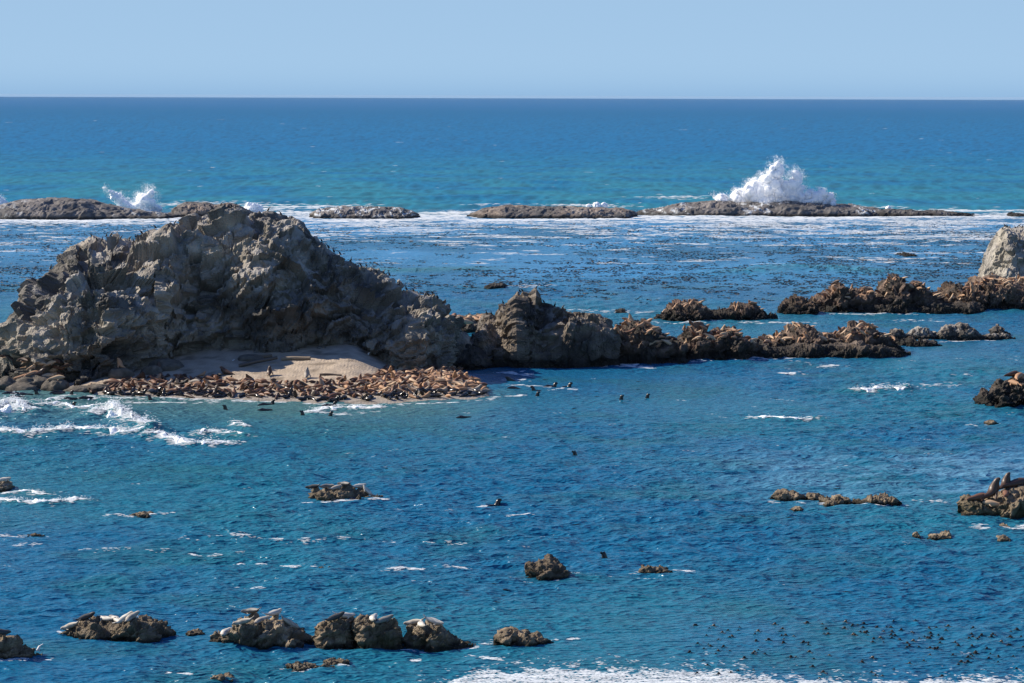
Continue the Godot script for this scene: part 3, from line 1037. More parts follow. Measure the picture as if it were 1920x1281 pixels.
func chains() -> void:
	var dark := {"c1": Color(0.15, 0.115, 0.09), "c2": Color(0.045, 0.04, 0.034), "amp": 0.8, "freq": 0.95, "wet": 1.5, "q": 0.6, "cols": 130, "rows": 60, "ends": 0.06}
	var list := [
		["a", "sea lion covered rock just right of the jagged rock, first of the chain", [[1136, 640], [1150, 622], [1166, 612], [1182, 606], [1208, 604], [1228, 614], [1240, 622], [1252, 634], [1275, 641], [1292, 652]], 682, 15],
		["b", "second rock of the sea lion chain, dark peak at its left shoulder", [[1258, 652], [1276, 640], [1290, 620], [1306, 609], [1316, 612], [1330, 626], [1350, 619], [1378, 618], [1400, 634], [1418, 645]], 674, 14],
		["c", "longest rock of the sea lion chain, flat topped with tan animals", [[1392, 652], [1404, 640], [1430, 632], [1450, 636], [1480, 626], [1488, 615], [1504, 611], [1522, 616], [1534, 628], [1548, 630], [1575, 622], [1600, 615], [1625, 611], [1642, 621], [1668, 640], [1700, 654]], 665, 16],
		["d", "small bare dark rock at the right end of the sea lion chain", [[1682, 654], [1700, 641], [1708, 636], [1720, 640], [1738, 643], [1748, 650]], 653, 7],
		["f", "low flat rock with upright sea lions left of the far right colony", [[1222, 597], [1240, 588], [1256, 576], [1270, 568], [1300, 566], [1316, 576], [1330, 588], [1342, 598]], 603, 16],
		["g", "rounded rock with one tan sea lion on top beside the low flat rock", [[1330, 597], [1342, 585], [1362, 580], [1382, 573], [1405, 572], [1425, 580], [1440, 592], [1448, 598]], 602, 14],
		["h", "bare dark wet rock left of the far right colony", [[1455, 590], [1468, 570], [1480, 562], [1500, 559], [1518, 566], [1532, 578], [1540, 588]], 591, 14],
		["i", "tan sea lion rock with a knob of stone, middle of the far right colony", [[1518, 580], [1532, 562], [1548, 552], [1560, 543], [1566, 534], [1576, 532], [1582, 542], [1600, 545], [1622, 546], [1636, 556], [1652, 565]], 586, 18],
		["j", "twin pointed rock sticking up from the far right colony", [[1634, 572], [1646, 552], [1656, 532], [1668, 520], [1680, 516], [1692, 526], [1700, 540], [1712, 530], [1724, 530], [1736, 545], [1752, 556], [1770, 568]], 586, 18],
		["k", "low brown rock crowded with sea lions at the foot of the tall stack", [[1744, 566], [1760, 556], [1778, 546], [1790, 534], [1812, 536], [1830, 540], [1850, 545]], 582, 18],
	]
	for k in list.size():
		var e: Array = list[k]
		chain[e[0]] = rock("colony_rock", e[1], e[2], e[3], e[4], dark.merged({"seed": 20 + k, "c1": [Color(0.17, 0.115, 0.08), Color(0.19, 0.125, 0.09), Color(0.15, 0.105, 0.08)][k % 3]}, true))
	rock("reef_ledge", "long low black ledge joining the rocks of the sea lion chain", [[1140, 676], [1165, 664], [1200, 656], [1240, 661], [1262, 655], [1300, 658], [1335, 650], [1390, 656], [1420, 648], [1480, 651], [1510, 645], [1560, 649], [1610, 643], [1650, 648], [1680, 652], [1705, 660]], 672, 12, dark.merged({"seed": 60, "cols": 260, "rows": 44, "amp": 0.6}, true))
	rock("reef_ledge", "low wet ledge along the foot of the far right colony", [[1500, 586], [1530, 578], [1570, 572], [1610, 577], [1650, 571], [1700, 575], [1740, 568], [1780, 572], [1830, 568], [1850, 578]], 588, 14, dark.merged({"seed": 61, "cols": 200, "rows": 44, "amp": 0.6}, true))
	chain["l"] = rock("sea_stack", "tall pale guano-streaked stack cut off by the right edge", [[1822, 556], [1838, 530], [1850, 500], [1858, 472], [1868, 447], [1878, 428], [1886, 423], [1900, 424], [1925, 424], [1950, 440], [1985, 480], [2010, 560]], 560, 26,
		{"cols": 170, "rows": 130, "amp": 0.9, "freq": 0.36, "seed": 40, "q": 1.0, "c1": Color(0.37, 0.335, 0.275), "c2": Color(0.17, 0.155, 0.13), "guano": 0.5, "wet": 0.5, "category": "sea stack"})
	chain["m"] = rock("colony_rock", "brown apron of rock full of sea lions below the pale stack", [[1790, 580], [1806, 560], [1822, 540], [1838, 522], [1870, 520], [1900, 524], [1940, 530], [1990, 545], [2020, 575]], 581, 22, dark.merged({"seed": 41, "cols": 140, "rows": 70, "c1": Color(0.24, 0.17, 0.125), "c2": Color(0.09, 0.065, 0.05)}, true))
	chain["r"] = rock("colony_rock", "angular dark rock draped with tan sea lions at the right edge, middle distance", [[1822, 762], [1828, 752], [1845, 740], [1860, 730], [1868, 716], [1874, 711], [1884, 722], [1892, 712], [1905, 706], [1925, 708], [1955, 720], [1985, 745], [2000, 764]], 765, 9, dark.merged({"seed": 42, "amp": 0.5, "freq": 1.2}))
	# small rocks right of the chain, some splashed white by birds
	var small := [["cormorant rock with white droppings, left of the scattered right group", [[1664, 634], [1672, 620], [1682, 615], [1694, 622], [1702, 632]], 637, 5, 0.3],
		["pale streaked low rock in the middle of the scattered right group", [[1696, 632], [1710, 616], [1722, 612], [1740, 614], [1752, 622], [1764, 634]], 637, 6, 0.75],
		["largest dark rock of the scattered right group", [[1752, 634], [1764, 618], [1778, 610], [1792, 612], [1800, 606], [1815, 608], [1826, 618], [1840, 634]], 638, 7, 0.35],
		["rounded front rock of the scattered right group", [[1794, 637], [1804, 624], [1818, 618], [1832, 622], [1846, 634]], 638, 4, 0.2],
		["flat white-topped rock at the right of the scattered group", [[1838, 634], [1850, 626], [1862, 624], [1884, 628], [1902, 634]], 637, 5, 0.7],
		["small pointed rock at the far right of the scattered group", [[1855, 626], [1866, 612], [1874, 611], [1886, 620], [1894, 627]], 629, 4, 0.2],
		["low awash rock between chain and scattered right group", [[1712, 652], [1722, 642], [1740, 637], [1756, 641], [1764, 650]], 651, 5, 0.0],
		["small lone rock in the kelp water right of the island's slope", [[910, 539], [918, 533], [930, 531], [942, 533], [952, 539]], 541, 6, 0.0],
		["little dark rock awash near the flat sea lion rocks", [[1148, 588], [1156, 583], [1166, 582], [1178, 588]], 589, 5, 0.0],
		["pointed rock tip behind the first chain rock", [[1162, 612], [1168, 604], [1176, 602], [1186, 612]], 613, 4, 0.0],
		["long flat dark mat of rock awash in the kelp bed at the right", [[1682, 479], [1692, 475], [1706, 476], [1720, 480]], 481, 8, 0.0]]
	for k in small.size():
		var e: Array = small[k]
		rock("sea_rock", e[0], e[1], e[2], e[3], {"cols": 50, "rows": 34, "amp": 0.35, "freq": 1.3, "wet": 0.7, "seed": 50 + k, "guano": e[4], "c1": Color(0.15, 0.13, 0.11), "c2": Color(0.06, 0.055, 0.05)})

var near_rock := {}

func near_rocks() -> void:
	var list := [
		["y0", "brown boulder cut off by the left edge, nearest row", [[-60, 1215], [-20, 1188], [5, 1190], [28, 1194], [48, 1215], [62, 1228], [80, 1238]], 1241, 3.4, 1],
		["y1", "long low boulder with four seals, leftmost whole one of the nearest row", [[98, 1190], [112, 1183], [135, 1174], [175, 1174], [205, 1176], [222, 1166], [240, 1158], [265, 1157], [290, 1163], [308, 1178], [326, 1196]], 1203, 3.8, 1],
		["y2", "knobbly brown rock with pale seals along its left top, nearest row", [[392, 1190], [405, 1182], [430, 1180], [445, 1172], [470, 1166], [500, 1164], [530, 1168], [560, 1180], [585, 1190], [606, 1204]], 1213, 3.6, 1],
		["y3", "cracked rock with a dark seal and a pale one, left of the square boulder", [[588, 1176], [596, 1168], [612, 1164], [640, 1160], [660, 1160], [668, 1178], [672, 1200]], 1215, 3.2, 0.5],
		["y4", "square upright boulder split by a vertical crack, nearest row", [[664, 1190], [668, 1164], [676, 1157], [690, 1160], [720, 1161], [742, 1162], [752, 1176], [758, 1200]], 1219, 3.2, 0.4],
		["y5", "sloping greenish boulder with a big white seal on its crest", [[754, 1200], [760, 1172], [772, 1166], [800, 1166], [826, 1172], [850, 1188], [872, 1200], [892, 1212]], 1218, 3.6, 0.6],
		["y6", "low oval rock with nothing on it right of the seal boulders", [[928, 1196], [936, 1188], [952, 1184], [985, 1186], [1010, 1192], [1040, 1204]], 1211, 2.6, 1],
		["y7", "foam-ringed flat rock awash below the seal boulders", [[533, 1252], [545, 1244], [570, 1242], [600, 1247], [628, 1254]], 1260, 2.4, 1],
		["y8", "small green weedy rock beside the foam-ringed flat rock", [[602, 1246], [612, 1237], [630, 1236], [644, 1239], [654, 1246]], 1249, 1.8, 1],
		["y9", "small black rock at the bottom edge below the knobbly rock", [[392, 1276], [402, 1268], [420, 1267], [436, 1267], [454, 1276]], 1280, 1.8, 1],
		["y10", "tiny light rock in the gap left of the knobbly rock", [[348, 1189], [358, 1183], [374, 1184], [388, 1190]], 1192, 1.4, 1],
		["w", "dark rock with a beak-like overhang standing alone at lower centre", [[982, 1074], [985, 1058], [992, 1055], [1004, 1056], [1018, 1050], [1030, 1050], [1046, 1058], [1060, 1068], [1077, 1080]], 1088, 4.2, 0.6],
		["x", "low tan rock awash right of the beak-like rock", [[1193, 1075], [1205, 1067], [1222, 1063], [1236, 1062], [1252, 1068], [1268, 1074]], 1078, 2.2, 1],
		["u", "rock heaped with grey seals alone in the left centre water", [[566, 938], [580, 930], [588, 922], [604, 918], [628, 914], [650, 917], [670, 926], [690, 930], [704, 930], [718, 940]], 943, 5.0, 0.8],
		["v", "pale topped rock cut off by the left edge, middle distance", [[-50, 918], [-20, 904], [0, 903], [16, 903], [22, 912], [28, 922]], 924, 4.0, 0.5],
		["o1", "leftmost round hump of the low brown rock line at right", [[1443, 936], [1452, 925], [1470, 921], [1488, 921], [1500, 926], [1512, 936]], 939, 3.4, 0.8],
		["o2", "second hump of the low brown rock line at right", [[1508, 936], [1516, 926], [1526, 924], [1540, 928], [1552, 937]], 939, 3.0, 0.8],
		["o3", "flat linking rock in the middle of the low rock line", [[1534, 943], [1548, 935], [1570, 933], [1592, 936], [1608, 943]], 945, 2.8, 1],
		["o4", "longest flat rock at the right end of the low rock line", [[1598, 944], [1612, 936], [1630, 931], [1655, 931], [1678, 936], [1692, 944]], 947, 3.4, 0.8],
		["o5", "little dark rock in front of the low rock line's middle", [[1540, 948], [1548, 941], [1560, 940], [1572, 948]], 950, 1.8, 1],
		["p", "small double rock below the left end of the low rock line", [[1480, 957], [1488, 951], [1500, 950], [1510, 957]], 959, 1.6, 1],
		["q", "weed-edged rock shelf with brown sea lions at the right edge", [[1794, 942], [1810, 932], [1830, 932], [1850, 936], [1872, 930], [1895, 914], [1920, 912], [1950, 915], [1980, 940]], 972, 7.0, 0.6],
		["r1", "lone round stone left of the paired stones at lower right", [[1710, 1007], [1714, 1000], [1720, 998], [1727, 1007]], 1009, 1.2, 1],
		["s", "paired mossy stones in the water at lower right", [[1738, 1010], [1746, 1002], [1760, 1001], [1768, 998], [1780, 998], [1792, 1010]], 1012, 2.2, 0.8],
		["t", "smooth round stone at lower right below the white wave line", [[1865, 1015], [1872, 1006], [1882, 1003], [1890, 1006], [1896, 1015]], 1017, 1.8, 1],
		["t2", "black rock in a white wash at the right edge", [[1868, 990], [1876, 984], [1888, 984], [1896, 990]], 992, 1.6, 1],
		["n", "small brown stone below the angular dark rock at the right", [[1845, 794], [1852, 789], [1862, 788], [1874, 795]], 796, 2.4, 1],
		["e1", "flat yellowish rock awash in foam, left centre water", [[236, 968], [250, 963], [272, 961], [292, 964], [304, 969]], 971, 2.6, 1],
		["e2", "low dark rock awash near the left edge, mid water", [[42, 1006], [52, 1002], [66, 1001], [84, 1006]], 1008, 1.8, 1],
		["e3", "tiny rock at the end of a foam streak, left centre", [[588, 1067], [598, 1062], [612, 1062], [626, 1068]], 1069, 1.4, 1],
		["e4", "small dark rock awash right of the swimming seal lion", [[950, 973], [958, 969], [972, 969], [982, 973]], 975, 1.8, 1],
	]
	for k in list.size():
		var e: Array = list[k]
		var w: float = absf(on_plane(e[2][-1][0], e[3], -200.0).x - on_plane(e[2][0][0], e[3], -200.0).x)
		near_rock[e[0]] = rock("shore_rock", e[1], e[2], e[3], e[4], {"cols": clampi(int(w * 14.0), 36, 120), "rows": 60, "amp": clampf(w * 0.085, 0.10, 0.5), "freq": clampf(7.5 / w, 1.3, 3.4), "wet": 0.26 if w > 3.0 else 0.14, "q": 0.5 + 0.25 * float(e[5]), "p": 0.8, "seed": 70 + k,
			"c1": Color(0.16, 0.125, 0.09) if e[0] == "w" else [Color(0.31, 0.24, 0.165), Color(0.27, 0.215, 0.15), Color(0.34, 0.27, 0.185)][k % 3], "c2": Color(0.17, 0.135, 0.095), "algae": 0.5 if e[0] in ["y5", "y8", "y4", "q"] else 0.15, "mat": near_rock_mat, "smooth": true, "ends": 0.22,
			"guano": 0.45 if e[0] == "v" else 0.0,
			"bulges": [[708, 1190, 0.12, -0.3, 0.15], [680, 1190, 0.9, 0.2]] if e[0] == "y4" else [[990, 1064, 0.35, 0.3], [992, 1080, 0.5, -0.5]] if e[0] == "w" else []})

# ---------------------------------------------------------------- foam and spray
func foam() -> void:
	# breaking waves
	for w in waves:
		var at := []
		var pts := line(w[0])
		foam_line(at, pts, w[2], w[3], w[4], rng.randf() * 50.0)
		# white water thrown just above the crest
		for k in pts.size() - 1:
			for i in int(pts[k].distance_to(pts[k + 1]) * w[3] * 0.4 * w[1]):
				var p: Vector3 = pts[k].lerp(pts[k + 1], rng.randf())
				p.x += rng.randfn(0.0, 0.5)
				p.z += rng.randfn(0.0, w[2] * 0.25)
				var gap := tint_n.get_noise_2d(p.x * 0.3, 9.0)
				p.y = sea_h(p.x, p.z) + absf(rng.randfn(0.0, 0.35 * w[1])) * (1.0 + gap * 2.0)
				var s: float = w[4] * rng.randf_range(0.3, 0.8)
				at.append(Transform3D(Basis(Vector3.UP, rng.randf() * TAU).scaled_local(Vector3(s, s * 2.0, s)), p))
		var o := Node3D.new()
		add(o, "breaking_wave")
		tag(o, w[5], "wave")
		var crest := MeshInstance3D.new()
		crest.mesh = crest_mesh(pts, w[2], w[1])
		crest.material_override = foam_mat
		crest.name = "crest"
		o.add_child(crest, true)
		var fleck := scatter("foam_flecks", flake, film_mat, at)
		remove_child(fleck)
		o.add_child(fleck, true)
	# loose foam
	var at := []
	var lines := [
		# before and behind the far reef
		[[[-40, 414], [120, 413], [250, 411], [345, 408], [420, 407], [500, 404]], 16, 22, 0.9], [[[-40, 420], [150, 417], [300, 415], [420, 414]], 30, 10, 0.9], [[[300, 386], [360, 381], [450, 381], [520, 384]], 14, 9, 0.8],
		[[[450, 393], [500, 391], [560, 389], [620, 386]], 20, 16, 0.9], [[[480, 400], [540, 398], [600, 403]], 20, 24, 0.95], [[[590, 412], [680, 413], [780, 411], [870, 405]], 16, 22, 0.9], [[[780, 402], [830, 402], [880, 399]], 14, 22, 0.9],
		[[[880, 413], [1000, 413], [1100, 411], [1200, 409]], 10, 16, 0.9], [[[1200, 408], [1350, 409], [1480, 409], [1600, 407], [1700, 406]], 26, 30, 0.95], [[[1640, 404], [1750, 405], [1850, 404], [1930, 403]], 10, 14, 0.9], [[[1750, 395], [1800, 392], [1850, 394], [1930, 394]], 14, 14, 0.85],
		[[[900, 386], [940, 383], [1000, 383]], 8, 6, 0.7], [[[1040, 385], [1100, 384], [1150, 386]], 10, 10, 0.8], [[[1230, 372], [1260, 368], [1285, 371]], 12, 8, 0.8], [[[1620, 389], [1680, 390]], 10, 8, 0.8],
		# lines under the sea lion chain and the jagged rock
		[[[1130, 686], [1160, 680], [1172, 684]], 1.6, 60, 0.2], [[[1174, 688], [1192, 684], [1215, 690]], 1.4, 110, 0.2], [[[1258, 678], [1300, 675], [1340, 676]], 1.2, 30, 0.2], [[[1380, 674], [1480, 671], [1560, 668], [1590, 669]], 1.6, 45, 0.22], [[[1600, 664], [1680, 658]], 0.9, 14, 0.2],
		[[[1220, 606], [1270, 607], [1320, 606]], 1.5, 14, 0.26], [[[1390, 606], [1470, 607], [1530, 606]], 2.2, 18, 0.26], [[[1540, 589], [1640, 588], [1760, 586], [1830, 584]], 1.6, 14, 0.26], [[[1690, 603], [1730, 601], [1758, 602]], 2.2, 24, 0.26], [[[1595, 606], [1625, 605]], 1.8, 26, 0.26],
		[[[1050, 584], [1100, 583], [1160, 586], [1220, 588]], 2.5, 14, 0.28], [[[968, 538], [1000, 537], [1022, 535]], 3.0, 16, 0.35], [[[1650, 640], [1760, 641], [1880, 639]], 1.2, 12, 0.2], [[[1455, 668], [1545, 690]], 0.8, 3, 0.2],
		[[[1468, 702], [1485, 701], [1500, 703]], 1.0, 60, 0.19], [[[1543, 687], [1560, 685], [1582, 685]], 1.0, 40, 0.19], [[[1640, 723], [1700, 724], [1790, 722]], 2.4, 26, 0.19], [[[1820, 703], [1800, 706]], 1.2, 12, 0.2], [[[1800, 795], [1845, 796], [1880, 793]], 0.6, 9, 0.17],
		[[[940, 700], [965, 698], [992, 703]], 1.6, 60, 0.2], [[[950, 712], [985, 714]], 1.4, 40, 0.2], [[[965, 722], [1000, 726]], 1.4, 30, 0.2], [[[1030, 729], [1075, 731]], 1.0, 30, 0.2], [[[915, 750], [950, 746], [988, 741]], 0.8, 40, 0.19],
		# the wash along the sand
		[[[110, 744], [250, 747], [400, 750], [520, 753]], 1.2, 26, 0.18], [[[520, 753], [620, 758], [700, 761], [800, 759], [910, 753]], 0.7, 13, 0.18], [[[240, 754], [330, 755], [400, 752]], 1.4, 40, 0.18], [[[60, 753], [130, 751]], 1.2, 40, 0.18], [[[580, 774], [640, 776], [700, 772]], 1.6, 22, 0.17],
		# streaks in the left and centre water
		[[[342, 1012], [382, 1014]], 0.6, 34, 0.11], [[[395, 1008], [440, 1006], [485, 1009]], 0.9, 46, 0.11], [[[488, 1013], [535, 1014], [592, 1016]], 0.7, 50, 0.11], [[[615, 1014], [652, 1011]], 0.7, 44, 0.11], [[[690, 1012], [730, 1015], [765, 1016]], 0.6, 30, 0.11], [[[765, 1019], [830, 1017], [875, 1018]], 0.5, 16, 0.11],
		[[[350, 1040], [400, 1042], [455, 1041]], 0.6, 34, 0.11], [[[150, 1032], [230, 1033], [310, 1037]], 0.7, 13, 0.11], [[[440, 1060], [500, 1059], [540, 1062], [590, 1066]], 0.6, 34, 0.11], [[[728, 1069], [760, 1068], [795, 1071]], 0.6, 60, 0.11], [[[820, 1063], [850, 1064], [880, 1066]], 0.5, 24, 0.11],
		[[[445, 1103], [468, 1101], [490, 1105]], 0.5, 90, 0.10], [[[30, 1027], [55, 1022], [80, 1024]], 0.6, 26, 0.11], [[[200, 970], [240, 969], [300, 968], [322, 965]], 0.6, 44, 0.12], [[[-10, 1007], [30, 1008], [90, 1007]], 0.5, 26, 0.11], [[[555, 944], [600, 946], [650, 943], [730, 940]], 0.5, 44, 0.12],
		[[[895, 946], [925, 944]], 0.4, 60, 0.12], [[[945, 974], [1000, 973]], 0.4, 24, 0.12], [[[1060, 1078], [1130, 1080], [1195, 1076]], 0.4, 12, 0.1], [[[1255, 1072], [1275, 1069], [1298, 1074]], 0.6, 50, 0.10], [[[990, 1093], [1030, 1092], [1070, 1087]], 0.4, 34, 0.10],
		# round the nearest rocks
		[[[-20, 1242], [30, 1242], [60, 1240], [95, 1237]], 0.35, 60, 0.08], [[[100, 1188], [120, 1192]], 0.3, 40, 0.08], [[[600, 1213], [660, 1212]], 0.35, 30, 0.08], [[[755, 1217], [800, 1220], [860, 1217], [895, 1212]], 0.35, 50, 0.08], [[[890, 1206], [935, 1199]], 0.5, 26, 0.08], [[[1038, 1201], [1060, 1199], [1080, 1196]], 0.35, 80, 0.08],
		[[[882, 1226], [905, 1232], [938, 1239]], 0.7, 80, 0.08], [[[768, 1236], [790, 1233], [808, 1234]], 0.4, 90, 0.08], [[[315, 1263], [345, 1262], [372, 1265]], 0.3, 90, 0.08], [[[528, 1256], [570, 1262], [620, 1257]], 0.3, 50, 0.08], [[[636, 1252], [665, 1245]], 0.4, 60, 0.08],
		[[[1440, 938], [1520, 945], [1640, 949], [1700, 943]], 0.5, 20, 0.12], [[[1690, 941], [1760, 940], [1810, 942]], 1.0, 24, 0.12], [[[1845, 990], [1880, 993], [1930, 990]], 0.9, 110, 0.12], [[[1830, 993], [1860, 995]], 0.5, 60, 0.12], [[[1150, 880], [1180, 876]], 0.3, 6, 0.12],
	]
	for l in lines:
		foam_line(at, line(l[0]), l[1], l[2], l[3], rng.randf() * 50.0)
	# the wide wash between reef and kelp, drawn out by the waves
	var n := noise(61, 1.0, 4)
	for k in 330000:
		var d := rng.randf_range(620.0, 885.0)
		var x := rng.randf_range(-0.21, 0.21) * d
		var py := 184.0 + FOCAL * EYE.y / d
		var px := 960.0 + x / d * FOCAL
		var strength := smoothstep(480.0, 412.0, py)
		strength *= 0.40 + 0.55 * smoothstep(400.0, 620.0, px) + 0.25 * smoothstep(1150.0, 1400.0, px) * smoothstep(445.0, 420.0, py)
		strength += 0.45 * exp(-pow((py - 482.0 + (px - 1760.0) * 0.06) / 6.0, 2.0)) * smoothstep(1660.0, 1760.0, px)
		strength += 0.4 * exp(-pow((py - 443.0) / 6.0, 2.0)) * smoothstep(1500.0, 1650.0, px) + 0.4 * exp(-pow((py - 464.0 + px * 0.03) / 5.0, 2.0)) * smoothstep(170.0, 60.0, px)
		var f := n.get_noise_2d(x * 0.03, d * 0.055) + 0.55 * n.get_noise_2d(x * 0.14 + 90.0, d * 0.14)
		if rng.randf() < 0.7 * smoothstep(0.32, 0.70, f + strength * 0.58):
			at.append(flake_at(x, -d, rng.randf_range(0.08, 0.30), 3.0))
	# the foam field in the near right corner
	for k in 120000:
		var d := rng.randf_range(165.0, 188.0)
		var x := rng.randf_range(-0.035, 0.23) * d
		var p := Vector3(x, 0, -d)
		var px := 960.0 + x / d * FOCAL
		var py := 184.0 + FOCAL * EYE.y / d
		var edge := 1268.0 - 8.0 * sin((px - 800.0) / 210.0) + 9.0 + 26.0 * smoothstep(930.0, 800.0, px) + 10.0 * smoothstep(1380.0, 1460.0, px) - 8.0 * smoothstep(1700.0, 1800.0, px)
		var f := n.get_noise_2d(x * 0.5, d * 0.3) * 14.0 + n.get_noise_2d(x * 2.4, d * 1.3) * 9.0
		var over := py - edge + f
		if over > 4.0 or (over > -22.0 and rng.randf() < 0.06 * exp(over / 9.0) * smoothstep(0.0, 0.12, n.get_noise_2d(x * 0.9, d * 0.5)) * 4.0):
			at.append(flake_at(p.x, p.z, rng.randf_range(0.035, 0.10), 1.4))
	# whitecaps out at sea and sparkling crests in the lagoon
	for k in 80:
		var d := 1.0 / rng.randf_range(1.0 / 5200.0, 1.0 / 960.0)
		var x := rng.randf_range(-0.21, 0.21) * d
		for i in rng.randi_range(1, 5):
			at.append(flake_at(x + rng.randfn(0, 0.0005 * d), -d + rng.randfn(0, 2.0), rng.randf_range(0.00015, 0.0004) * d, 2.2))
	for k in 160:
		var d := rng.randf_range(178.0, 520.0)
		var x := rng.randf_range(-0.2, 0.2) * d
		for i in rng.randi_range(1, 6):
			at.append(flake_at(x + rng.randfn(0, 0.0012 * d), -d + rng.randfn(0, 0.001 * d), rng.randf_range(0.00015, 0.0004) * d, 1.8))
	var o := scatter("sea_foam", flake, film_mat, at)
	o.set_meta("label", "white foam drifting in streaks and patches on the sea")
	# splashes thrown up behind the reef
	var zr := sea_at(960, 404).z - 16.0
	spray("wave_splash", "tallest white burst of spray over the reef at the right", zr, [
		[1440, 384, 1462, 298, 6.0, 12000], [1445, 384, 1440, 322, 8.5, 14000], [1470, 384, 1498, 316, 6.0, 12000], [1478, 384, 1508, 346, 5.0, 6000], [1410, 384, 1412, 335, 6.0, 8000], [1385, 384, 1388, 352, 5.0, 6000], [1350, 382, 1362, 368, 4.0, 3500], [1500, 385, 1500, 360, 4.0, 5000]], 301, 0.36)
	spray("wave_splash", "lower rounded burst of spray just right of the tallest one", zr + 3.0, [[1520, 386, 1518, 356, 4.0, 5000], [1535, 387, 1542, 352, 4.5, 6500], [1552, 388, 1560, 360, 3.2, 4000], [1510, 386, 1506, 364, 3.2, 3000]], 302, 0.34)
	spray("wave_splash", "feathery two-armed spray over the reef at the left", zr - 3.0, [[255, 402, 192, 350, 2.4, 4200], [250, 402, 215, 360, 3.2, 3200], [262, 402, 285, 348, 5.5, 9000], [270, 402, 268, 360, 5.5, 7000], [285, 403, 300, 388, 3.5, 3000], [235, 400, 230, 375, 3.0, 2200]], 303, 0.3)
	spray("wave_splash", "white burst of spray cut off by the left edge", zr - 3.0, [[-8, 392, -6, 364, 4.0, 6000], [2, 390, 8, 374, 2.4, 2000]], 304, 0.32)
	spray("wave_splash", "small puff of spray behind the big island's peak", zr - 2.0, [[470, 400, 470, 380, 3.5, 3500], [482, 400, 486, 386, 2.5, 1500]], 305, 0.3)
	spray("wave_splash", "little row of splashes on the central reef rock", zr - 3.0, [[1118, 388, 1122, 380, 1.5, 900], [1132, 388, 1136, 381, 1.4, 700], [1104, 388, 1104, 383, 1.0, 300]], 306, 0.28)
	spray("wave_splash", "tiny splash on the low black reef tail", zr - 3.0, [[1666, 394, 1668, 386, 1.2, 600]], 307, 0.28)
	spray("wave_splash", "bright spray leaping from the curling breaker in the lagoon", sea_at(212, 785).z, [[208, 786, 206, 769, 0.5, 500], [216, 788, 212, 774, 0.6, 500], [236, 792, 230, 780, 0.6, 500], [256, 798, 250, 789, 0.5, 350]], 308, 0.09)
	spray("wave_splash", "white spray rising from the breaker at the lagoon's left edge", sea_at(10, 778).z, [[5, 780, 20, 760, 0.9, 900], [-8, 782, 2, 768, 0.9, 700]], 309, 0.1)

